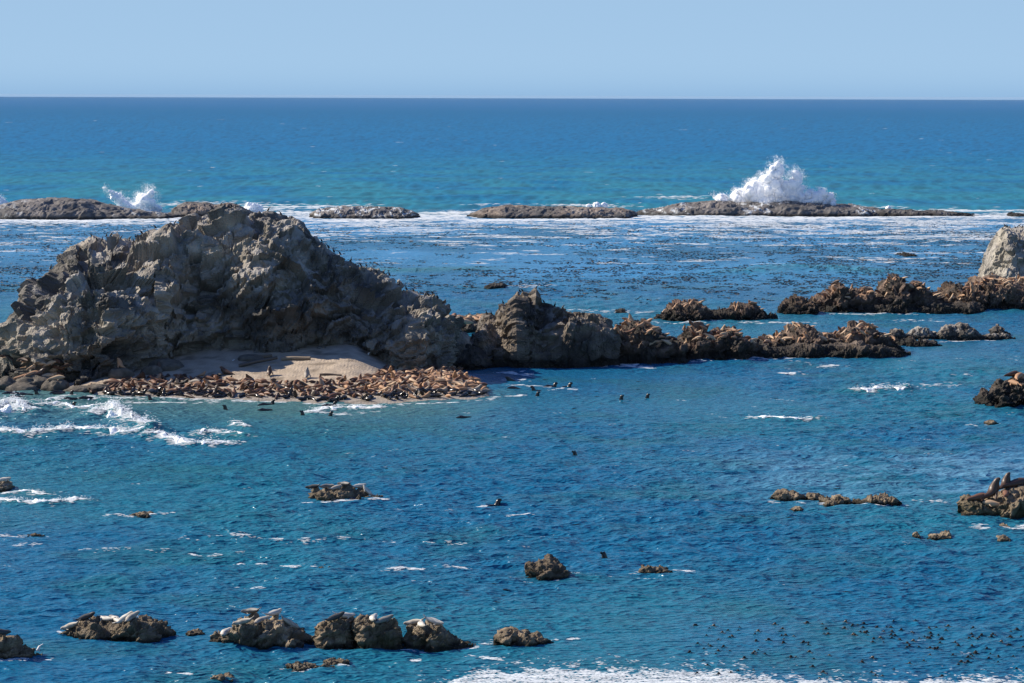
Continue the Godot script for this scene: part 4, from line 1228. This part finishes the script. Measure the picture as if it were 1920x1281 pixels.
# ---------------------------------------------------------------- kelp
func kelp() -> void:
	var s := Shape.new()
	s.loft(vv([[-0.5, 0.0], [-0.15, 0.06], [0.2, 0.04], [0.7, -0.02]]), rr([Vector2(0.12, 0.05), Vector2(0.35, 0.16), Vector2(0.22, 0.1), Vector2(0.05, 0.02)]), 5)
	var blob := s.mesh()
	var m := animal_mat(Color(0.020, 0.013, 0.008), 0.45)
	var n := noise(71, 1.0, 4)
	var at := []
	for k in 120000:
		var d := 1.0 / rng.randf_range(1.0 / 830.0, 1.0 / 488.0)
		var x := rng.randf_range(-0.21, 0.21) * d
		var py := 184.0 + FOCAL * EYE.y / d
		var px := 960.0 + x / d * FOCAL
		var strength := smoothstep(585.0, 530.0, py) * smoothstep(405.0, 440.0, py) * (0.75 + 0.25 * smoothstep(1000.0, 1700.0, px))
		strength *= 1.0 - 0.85 * exp(-pow((px - 850.0) / 260.0, 2.0) - pow((py - 485.0) / 28.0, 2.0))
		var f := n.get_noise_2d(x * 0.025, d * 0.03) * 0.9 + n.get_noise_2d(x * 0.16 + 50.0, d * 0.10)
		if f + strength * 0.55 > 0.50:
			var size := rng.randf_range(0.14, 0.44)
			var b := Basis(Vector3.UP, rng.randf_range(-0.9, 0.9)).scaled_local(Vector3(size * rng.randf_range(0.8, 2.0), size, size))
			at.append(Transform3D(b, Vector3(x, sea_h(x, -d) + 0.03, -d)))
	# stray pieces nearer in
	for k in 500:
		var d := rng.randf_range(190.0, 470.0)
		var x := rng.randf_range(-0.05, 0.2) * d
		if n.get_noise_2d(x * 0.06, d * 0.06) > 0.12:
			at.append(Transform3D(Basis(Vector3.UP, rng.randf_range(-0.4, 0.4)).scaled_local(Vector3(0.5, 0.16, 0.2) * rng.randf_range(0.5, 1.6)), Vector3(x, sea_h(x, -d) + 0.02, -d)))
	var o := scatter("kelp_bed", blob, m, at)
	o.set_meta("label", "dark floating kelp dotting the water before the reef")
	# the floats of bull kelp one by one in the near right corner
	var f := Shape.new()
	f.loft(vv([[-0.4, -0.04], [-0.2, 0.0], [-0.1, 0.05], [0.0, 0.12], [0.1, 0.13], [0.17, 0.08]]), rr([0.02, 0.03, 0.06, 0.13, 0.13, 0.05]), 7)
	for a in [-0.3, 0.35]:
		f.loft([Vector3(0.12, 0.06, 0), Vector3(0.26, 0.04, a * 0.5), Vector3(0.42, 0.0, a)], [Vector2(0.03, 0.015), Vector2(0.07, 0.015), Vector2(0.03, 0.008)], 4)
	var float_mesh := f.mesh()
	var count := 0
	while count < 170:
		var px := rng.randf_range(1290.0, 1920.0)
		var py := 1168.0 + absf(rng.randfn(0.0, 1.0)) * 4.0 + rng.randf() * 100.0
		var density := exp(-pow((py - 1200.0 - 14.0 * sin(px / 90.0)) / 24.0, 2.0)) * (0.35 + 0.65 * smoothstep(1450.0, 1620.0, px)) + 0.15
		if rng.randf() > density or py > 1275.0:
			continue
		var p := sea_at(px, py)
		p.y = sea_h(p.x, p.z) + 0.02
		var k := MeshInstance3D.new()
		k.mesh = float_mesh
		k.material_override = m
		add(k, "kelp_float")
		k.transform = Transform3D(Basis(Vector3.UP, rng.randf_range(-0.7, 0.7) + (PI if rng.randf() < 0.5 else 0.0)).scaled_local(Vector3.ONE * rng.randf_range(0.35, 0.75)), p)
		tag(k, "dark bull kelp float, %s row of the near kelp patch, %s" % ["upper" if py < 1195.0 else "middle" if py < 1225.0 else "lower", "left strand" if px < 1430.0 else "before the thick part" if px < 1560.0 else "thick middle part" if px < 1720.0 else "right end"], "kelp", "kelp floats in the near right water")
		count += 1

# ---------------------------------------------------------------- the colony
func colony() -> void:
	var tan := animal_mat(Color(0.37, 0.21, 0.115), 0.7)
	var light := animal_mat(Color(0.48, 0.33, 0.205), 0.75)
	var brown := animal_mat(Color(0.16, 0.075, 0.042), 0.55)
	var dark := animal_mat(Color(0.065, 0.036, 0.024), 0.45)
	var wet := animal_mat(Color(0.020, 0.018, 0.018), 0.22)
	var grey := animal_mat(Color(0.28, 0.24, 0.20), 0.6)
	var mats := {"tan": tan, "light": light, "brown": brown, "dark": dark, "wet": wet, "grey": grey}
	var word := {"tan": "tan", "light": "pale tan", "brown": "reddish brown", "dark": "dark brown", "wet": "wet black", "grey": "greyish"}
	# animals that can be pointed out one by one: label, px, py, height of ground (NAN: from sand), pose, coat, turn, size
	var chosen := [
		["tan sea lion sitting upright on the round grey boulder", 226, 697, -1, 4, "tan", 2.6, 1.1], ["dark sea lion sitting bolt upright before the shaded cliff at the sand's left", 296, 698, 3.0, 4, "dark", 1.2, 1.15],
		["light sea lion draped over the dome-shaped boulder's top", 105, 715, -5, 0, "light", 0.2, 1.15], ["pale flat sea lion on top of the broad boulder, head right", 84, 694, -6, 0, "light", 0.1, 1.2],
		["tan sea lion hunched at the left end of the broad boulder", 42, 706, -6, 2, "tan", 0.4, 1.2], ["golden tan sea lion curled at the centre of the broad boulder", 60, 702, -6, 1, "tan", 0.5, 1.2], ["dark sea lion climbing the broad boulder with its nose up", 72, 692, -6, 3, "dark", 0.4, 1.2],
		["big brown bull on the beach just below the round boulder", 216, 721, 1.6, 1, "brown", 2.8, 1.4], ["dark bull sea lion on the right tip of the beach, long and flat", 967, 734, 0.4, 0, "wet", 3.0, 1.2],
		["black sea lion rearing with its back to the sea at the beach's right tip", 960, 720, 0.8, 3, "wet", 3.3, 1.2], ["dark upright sea lion alone at the top edge of the herd, middle", 505, 704, 2.3, 4, "dark", 1.5, 1.05], ["grey upright sea lion in the herd's middle, against bare sand", 575, 708, 2.0, 4, "grey", 1.4, 1.1],
		["brown sea lion at the left top of the herd, chest raised", 424, 702, 2.2, 3, "dark", 2.8, 1.2],
		["dark upright sea lion on the weed-edged shelf, tallest there", 1858, 932, 0.9, 4, "dark", 0.3, 1.6], ["second raised sea lion on the weed-edged shelf, further right", 1887, 929, 1.2, 4, "dark", 0.6, 1.3], ["long brown sea lion lying at the left of the weed-edged shelf", 1830, 937, 0.7, 0, "brown", 0.2, 1.15],
		["long dark sea lion lying behind the others on the weed-edged shelf", 1905, 930, 1.2, 0, "dark", 0.3, 1.5], ["pale sea lion curled at the front of the weed-edged shelf", 1855, 947, 0.7, 1, "light", 3.0, 1.0], ["round brown sea lion seen from behind on the weed-edged shelf", 1882, 944, 0.9, 2, "brown", 1.5, 0.9],
		["tan sea lion at the top of the angular dark rock, right edge", 1908, 715, 3.2, 1, "tan", 1.0, 1.3], ["second tan sea lion on the angular dark rock, facing down", 1895, 722, 2.8, 0, "tan", 2.2, 1.2], ["dark sea lion lying over the crown of the angular dark rock", 1900, 709, 3.7, 0, "dark", 0.3, 1.2],
	]
	var spots := [] # everything else: [position, pose, coat, turn, size, tilt, label, group]
	for e in chosen:
		var p := sea_at(e[1], e[2], maxf(e[3], 0.0))
		if e[2] < 760 and e[1] < 1000:
			p = sand_at(e[1], e[2])
		if e[1] > 1780:
			var under: Rock = near_rock["q"] if e[2] > 800 else chain["r"]
			p = under.crest(e[1]) + Vector3(0, -0.05, 0)
			var front := clampf((e[2] - (930.0 if e[2] > 800 else 712.0)) * 0.10, 0.0, 1.6)
			if front > 0.3:
				p = under.at(e[1], 0.62 - front * 0.14)
		if e[3] < 0.0:
			p = boulder_top[int(-e[3]) - 1] + Vector3((e[1] - 100.0) * 0.0, 0, 0)
			p.x = on_plane(e[1], e[2], p.z).x
			p.y = maxf(p.y - absf(p.x - boulder_top[int(-e[3]) - 1].x) * 0.35, 0.3)
		var o := MeshInstance3D.new()
		o.mesh = lion_meshes[e[4]]
		o.material_override = mats[e[5]]
		add(o, "sea_lion")
		settle(o, p, e[6], e[7] * 0.88)
		tag(o, e[0], "sea lion")
	# swimmers
	var swim := [[68, 741, 0, 2.9, "head of the upright swimmer below the island's left foot, tallest in the shallows"], [15, 741, 1, 0.2, "dark back breaking the water at the far left, nearest the black rock"], [30, 742, 1, 0.3, "dark back second from the left in the murky shallows"], [45, 742, 1, 0.1, "third dark back from the left in the murky shallows"],
		[28, 749, 1, 0.1, "low dark swimmer just under the row of backs at far left"], [105, 739, 1, 0.2, "broad dark back at the edge of the herd's left fringe"], [115, 740, 1, 3.0, "long dark back beside the left fringe of the herd"], [134, 744, 0, 0.2, "dark sea lion sitting up in the wash, left of the herd"], [128, 752, 1, 0.1, "small low swimmer in the wash left of the herd"],
		[158, 751, 1, 0.1, "long dark swimmer lying in the foam left of the herd"], [138, 765, 0, 0.2, "lone dark head in the low foamy ripple"], [205, 741, 1, 0.2, "dark broad sea lion sliding into the wash under the bull"], [229, 743, 0, 2.9, "shiny black sea lion sitting in the wash, left of a pair"], [250, 745, 0, 0.5, "shiny black sea lion leaning right in the wash, right of a pair"],
		[281, 751, 0, 2.8, "black and white glinting sea lion splashing in the shallows"], [422, 767, 0, 2.9, "dark round swimmer alone in the water below the herd's left half"], [495, 758, 1, 0.2, "swimmer lying flat just off the sand, left centre"], [511, 757, 0, 0.3, "upright head just off the sand, left centre"], [493, 770, 1, 0.1, "long low dark back in open water below the beach"],
		[567, 779, 0, 2.9, "dark head left of the small breaking wave off the beach"], [620, 780, 0, 0.4, "dark head below the small breaking wave off the beach"], [614, 763, 1, 0.3, "dark swimmer on the crest of the small breaking wave"], [627, 761, 0, 0.3, "tiny upright swimmer above the small breaking wave"], [866, 785, 1, 0.1, "flat dark back alone below the right half of the beach"],
		[1040, 727, 0, 0.4, "swimming pair's upright one right of the beach tip"], [1028, 728, 1, 0.4, "swimming pair's low one right of the beach tip"], [1000, 735, 0, 2.8, "dark head between the beach tip and the swimming pair"], [1008, 743, 0, 0.3, "small dark head below the swimming pair"], [1068, 727, 0, 0.3, "round pale-faced head right of the swimming pair"],
		[1165, 753, 0, 0.2, "lone upright head in open water below the jagged rock"], [1214, 748, 0, 0.2, "tiny dark head right of the lone upright one"], [933, 944, 0, 0.6, "swimmer with raised flipper right of the seal heap rock"], [1133, 1048, 0, 2.9, "black head bobbing upright in lower centre water, nearest swimmer"], [1078, 856, 0, 2.9, "tiny far head in mid water below the beach tip"]]
	for e in swim:
		var p := sea_at(e[0], e[1])
		p.y = sea_h(p.x, p.z) - 0.02
		var o := MeshInstance3D.new()
		o.mesh = swimmer_meshes[2 if e[2] == 1 else 1 if e[1] > 740 and e[1] != 944 else 0]
		o.material_override = wet
		add(o, "swimming_sea_lion")
		settle(o, p, e[3], 1.1)
		tag(o, e[4], "sea lion")
	# the herd on the sand, packed rows
	var top := [[110, 738], [160, 733], [200, 722], [240, 712], [300, 704], [400, 703], [480, 712], [560, 716], [640, 713], [690, 706], [728, 690], [745, 678], [790, 680], [840, 690], [900, 696], [940, 702], [965, 715]]
	var bottom := [[110, 742], [200, 741], [300, 744], [420, 747], [520, 750], [620, 754], [700, 752], [780, 748], [850, 745], [920, 741], [970, 732]]
	var x := 0.0
	var row := 0
	var z := -336.0
	while z > -372.0:
		x = -66.0 + (row % 2) * 0.7
		while x < 4.0:
			var q := Vector3(x + rng.randf_range(-0.4, 0.4), 0, z + rng.randf_range(-0.3, 0.3))
			x += 1.18
			q.y = sand_h(q.x, q.z)
			var v := (q - EYE) * lens_basis
			var px := 960.0 - v.x / v.z * FOCAL
			var py := 640.5 + v.y / v.z * FOCAL
			if px < 108.0 or px > 968.0 or q.y < 0.05:
				continue
			var t := (py - height_at(top, px)) / (height_at(bottom, px) - height_at(top, px))
			if t < 0.0 or t > 1.0:
				continue
			if rng.randf() < 0.10 + 0.25 * smoothstep(0.25, 0.0, t):
				continue
			var right := smoothstep(560.0, 800.0, px)
			var roll := rng.randf()
			var coat := "wet" if t > 0.80 and roll < 0.75 else "brown"
			if coat != "wet":
				roll = rng.randf()
				coat = ("light" if roll < 0.18 else "tan" if roll < 0.58 else "brown" if roll < 0.86 else "grey" if roll < 0.9 else "dark") if rng.randf() < right else ("dark" if roll < 0.46 else "brown" if roll < 0.86 else "tan" if roll < 0.93 else "wet" if roll < 0.96 else "grey")
			var pose: int = [0, 0, 1, 1, 1, 2, 2, 2, 3, 3, 3, 4][rng.randi() % 12]
			var area: String = ["left fringe", "part below the cliff foot", "part below the dark beam", "part below bare sand", "dense right part", "tip by the low rock"][clampi(int((px - 108.0) / 144.0), 0, 5)]
			var rank := "top edge of" if t < 0.25 else "high in" if t < 0.5 else "low in" if t < 0.78 else "front row of"
			spots.append([q, pose, coat, rng.randf() * TAU, rng.randf_range(0.5, 0.84), rng.randf_range(-0.05, 0.05), "%s sea lion, %s, %s beach herd's %s" % [word[coat], ["stretched out", "curled left", "curled right", "head raised", "sitting up"][pose], rank, area], "sea lions packed on the beach"])
		z -= 0.92
		row += 1
	# sea lions along the wet foot of the island, left of the beach
	for k in 30:
		var px := rng.randf_range(2.0, 150.0)
		var want := rng.randf_range(0.5, 3.2)
		for j in 60:
			var p := isle.at(px, j / 130.0)
			if p.y > want:
				var kind: String = ["tan", "light", "brown", "dark", "wet"][rng.randi() % 5]
				var pose := rng.randi() % 4
				spots.append([p + Vector3(0, 0.1, 0.3), pose, kind, rng.randf_range(-0.8, 0.8) + (PI if rng.randf() < 0.5 else 0.0), rng.randf_range(0.7, 1.0), rng.randf_range(-0.2, 0.2), "%s sea lion, %s, on the rocks at the island's left foot, %s" % [word[kind], ["stretched out", "curled left", "curled right", "head raised"][pose], "near the frame's edge" if px < 50.0 else "above the boulders" if px < 100.0 else "beside the beach"], "sea lions at the island's left foot"])
				break
	# the herds on the rock chains
	var herds := [["a", 1150, 1268, 42, "on the first chain rock"], ["b", 1270, 1408, 42, "on the second chain rock"], ["c", 1404, 1686, 105, "on the longest chain rock"], ["f", 1236, 1330, 12, "on the low flat far rock"], ["g", 1342, 1436, 12, "on the rounded far rock"], ["i", 1526, 1645, 38, "on the far rock with the stone knob"],
		["j", 1644, 1765, 34, "on the twin pointed rock"], ["k", 1752, 1840, 34, "at the foot of the tall stack"], ["m", 1806, 1960, 72, "on the brown apron below the pale stack"], ["h", 1478, 1520, 2, "on the bare dark far rock"]]
	for h in herds:
		var r: Rock = chain[h[0]]
		for k in h[3]:
			var px := rng.randf_range(h[1], h[2])
			var p := r.at(px, rng.randf_range(0.30, 0.66))
			if p.y < 1.0:
				continue
			var roll := rng.randf()
			var coat := "light" if roll < 0.32 else "tan" if roll < 0.78 else "brown" if roll < 0.93 else "dark"
			var pose: int = [0, 0, 0, 1, 1, 2, 2, 2, 3, 3, 4][rng.randi() % 11]
			spots.append([p + Vector3(0, 0.08, 0), pose, coat, rng.randf_range(-0.9, 0.9) + (PI if rng.randf() < 0.5 else 0.0), rng.randf_range(0.58, 0.9), clampf(atan2(r.at(px + 7.0, 0.5).y - r.at(px - 7.0, 0.5).y, 1.15), -0.6, 0.6), "%s sea lion %s %s" % [word[coat], "with its head up" if pose >= 3 else "sprawled", h[4]], "sea lions " + h[4]])
	for e in [[[1052, 1138], 16, "ledge"], [[846, 905], 9, "flat"]]:
		for k in e[1]:
			var px: float = rng.randf_range(e[0][0], e[0][1])
			var p := sea_at(px, 594.0 + rng.randf() * 14.0, 3.2 if e[2] == "ledge" else 1.6)
			spots.append([p, [0, 1, 2][rng.randi() % 3], ["tan", "brown", "light", "dark"][rng.randi() % 4], rng.randf() * TAU, 1.1, 0.0, "sea lion lounging on the %s by the jagged rock" % ("broad ledge" if e[2] == "ledge" else "flat rock"), "sea lions by the jagged rock"])
	spots.sort_custom(func(a, b): return a[0].z > b[0].z)
	var room := 300 - chosen.size() - swim.size()
	var rest := {}
	for k in spots.size():
		var e: Array = spots[k]
		if k < room:
			var o := MeshInstance3D.new()
			o.mesh = lion_meshes[e[1]]
			o.material_override = mats[e[2]]
			add(o, "sea_lion")
			settle(o, e[0], e[3], e[4], e[5], rng.randf_range(-0.3, 0.3) if e[1] < 3 else 0.0)
			tag(o, e[6], "sea lion", e[7])
		else:
			if not rest.has(e[1]):
				rest[e[1]] = [[], []]
			rest[e[1]][0].append(Transform3D((Basis(Vector3.UP, e[3]) * Basis(Vector3.BACK, e[5])).scaled_local(Vector3.ONE * e[4]), e[0]))
			rest[e[1]][1].append(mats[e[2]].albedo_color.srgb_to_linear())
	# those past the first three hundred stay one far-off mass
	var far := animal_mat(Color.WHITE, 0.65)
	var herd := Node3D.new()
	add(herd, "far_sea_lions")
	herd.set_meta("kind", "stuff")
	herd.set_meta("label", "mass of tan and brown sea lions on the farther rocks")
	for pose in rest:
		var mm := scatter("herd", lion_meshes[pose], far, rest[pose][0], rest[pose][1])
		remove_child(mm)
		herd.add_child(mm, true)

# ---------------------------------------------------------------- seals on the near rocks
func seals() -> void:
	var white := animal_mat(Color(0.66, 0.62, 0.56), 0.7)
	var cream := animal_mat(Color(0.45, 0.40, 0.34), 0.7)
	var grey := animal_mat(Color(0.22, 0.21, 0.20), 0.6)
	var slate := animal_mat(Color(0.06, 0.06, 0.062), 0.45)
	var list := [
		["y1", 133, 0, cream, 3.0, "cream seal with its head toward the left on the long low boulder"], ["y1", 158, 0, slate, 0.15, "dark slate seal lying beside the cream one on the long low boulder"], ["y1", 193, 1, white, 2.5, "whitish seal with a raised tail in the dip of the long low boulder"], ["y1", 217, 2, white, 2.2, "plump white seal against the high end of the long low boulder"],
		["y1", 240, 0, white, 0.2, "white seal on the very top of the long low boulder"], ["y1", 252, 1, cream, 0.9, "second seal at the top of the long low boulder, hanging down"],
		["y0", 2, 0, slate, 0.3, "dark seal on the boulder at the left edge"],
		["y2", 426, 1, white, 1.2, "small white seal alone at the left tip of the knobbly rock"], ["y2", 464, 0, cream, 3.1, "long pale seal pointing left on the knobbly rock"], ["y2", 471, 2, grey, 2.8, "grey seal below the long pale one on the knobbly rock"], ["y2", 490, 1, cream, 0.8, "pale seal curled mid top of the knobbly rock"], ["y2", 511, 2, white, 0.7, "bright white seal at the crest of the knobbly rock"], ["y2", 540, 0, cream, 0.1, "pale nosed seal on the right slope of the knobbly rock"],
		["y3", 632, 0, slate, 0.2, "black seal lying across the cracked rock's top"], ["y3", 646, 2, white, 0.2, "pale seal stretched to the right on the cracked rock"],
		["y4", 701, 1, white, 1.5, "round white seal on top of the square boulder"], ["y4", 722, 0, grey, 0.2, "grey mottled seal right of the white one on the square boulder"],
		["y5", 775, 0, cream, 3.0, "cream seal at the left shoulder of the sloping greenish boulder"], ["y5", 790, 1, white, 1.8, "middle pale seal on the sloping greenish boulder"], ["y5", 812, 0, white, -0.3, "big white seal lying down the crest of the sloping greenish boulder"],
		["u", 590, 0, slate, 3.0, "dark seal at the left of the seal heap rock"], ["u", 612, 1, grey, 0.3, "grey seal draped on the left top of the seal heap rock"], ["u", 632, 0, cream, 0.5, "light seal with head raised at the top of the seal heap rock"], ["u", 645, 2, grey, 2.6, "curved grey seal right of the heap's top"], ["u", 668, 0, white, 0.3, "white seal on the right shoulder of the seal heap rock"], ["u", 686, 1, white, 2.9, "bright white seal lowest on the right of the seal heap rock"],
		["v", 8, 0, white, 0.2, "whitish seal on the rock cut off by the left edge"],
	]
	for e in list:
		var r: Rock = near_rock[e[0]]
		var p := r.crest(e[1])
		var a := r.crest(e[1] - 8)
		var b := r.crest(e[1] + 8)
		var slope := atan2(b.y - a.y, b.x - a.x)
		var o := MeshInstance3D.new()
		o.mesh = seal_meshes[e[2]]
		o.material_override = e[3]
		add(o, "harbor_seal")
		settle(o, p + Vector3(0, -0.06, 0.25), e[4], 0.88, slope * cos(e[4]))
		tag(o, e[5], "seal")

# ---------------------------------------------------------------- birds
func birds() -> void:
	var black := animal_mat(Color(0.012, 0.012, 0.014), 0.5)
	var spots := []
	for px in [106, 117, 168, 183, 193, 206, 216, 228, 241, 250, 260, 272, 285, 306, 318, 344, 355, 371, 404, 418, 431, 440, 449]:
		spots.append([isle, px, "cormorant perched along the left ridge of the big island", "cormorants on the big island's left ridge"])
	for px in [500, 523, 603, 618, 629, 642, 663, 678, 688, 700, 706, 715, 723, 734, 739, 764, 774, 790, 796, 803, 812, 820]:
		spots.append([isle, px, "cormorant perched on the right-hand slope of the big island", "cormorants on the big island's right slope"])
	for px in [913, 921, 942, 972, 985, 991, 1003, 1005, 1018, 1031, 1041]:
		spots.append([crag, px, "cormorant perched on a spire of the jagged rock", "cormorants on the jagged rock"])
	for px in [1878, 1884, 1890, 1895, 1902, 1908, 1914, 1919]:
		spots.append([chain["l"], px, "cormorant on the top of the pale stack", "cormorants on the pale stack"])
	var turn := {}
	var nth := ["first", "second", "third", "fourth", "fifth", "sixth", "seventh", "eighth", "ninth", "tenth", "eleventh", "twelfth", "thirteenth", "fourteenth", "fifteenth", "sixteenth", "seventeenth", "eighteenth", "nineteenth", "twentieth", "twenty-first", "twenty-second", "twenty-third"]
	for e in spots:
		turn[e[3]] = turn.get(e[3], 0) + 1
		var r: Rock = e[0]
		var o := MeshInstance3D.new()
		o.mesh = bird_meshes[rng.randi() % 2]
		o.material_override = black
		add(o, "cormorant")
		settle(o, r.crest(e[1]) + Vector3(0, -0.05, 0.1), rng.randf_range(-0.6, 0.6) + (PI if rng.randf() < 0.5 else 0.0), rng.randf_range(0.8, 1.0))
		tag(o, "%s, %s from the left" % [e[2], nth[turn[e[3]] - 1]], "cormorant", e[3])
	var white := animal_mat(Color(0.75, 0.75, 0.74), 0.8)
	for e in [[436, 681, 2.6, "white gull standing on the sand by the dark beam"], [691, 667, 3.2, "tiny white gull in the island's shadow at the back of the beach"], [73, 1222, 0.3, "small white gull on the waterline of the left edge boulder"]]:
		var o := MeshInstance3D.new()
		o.mesh = bird_meshes[1]
		o.material_override = white
		add(o, "gull")
		settle(o, sea_at(e[0], e[1], e[2]), 0.3, 0.8)
		tag(o, e[3], "gull")
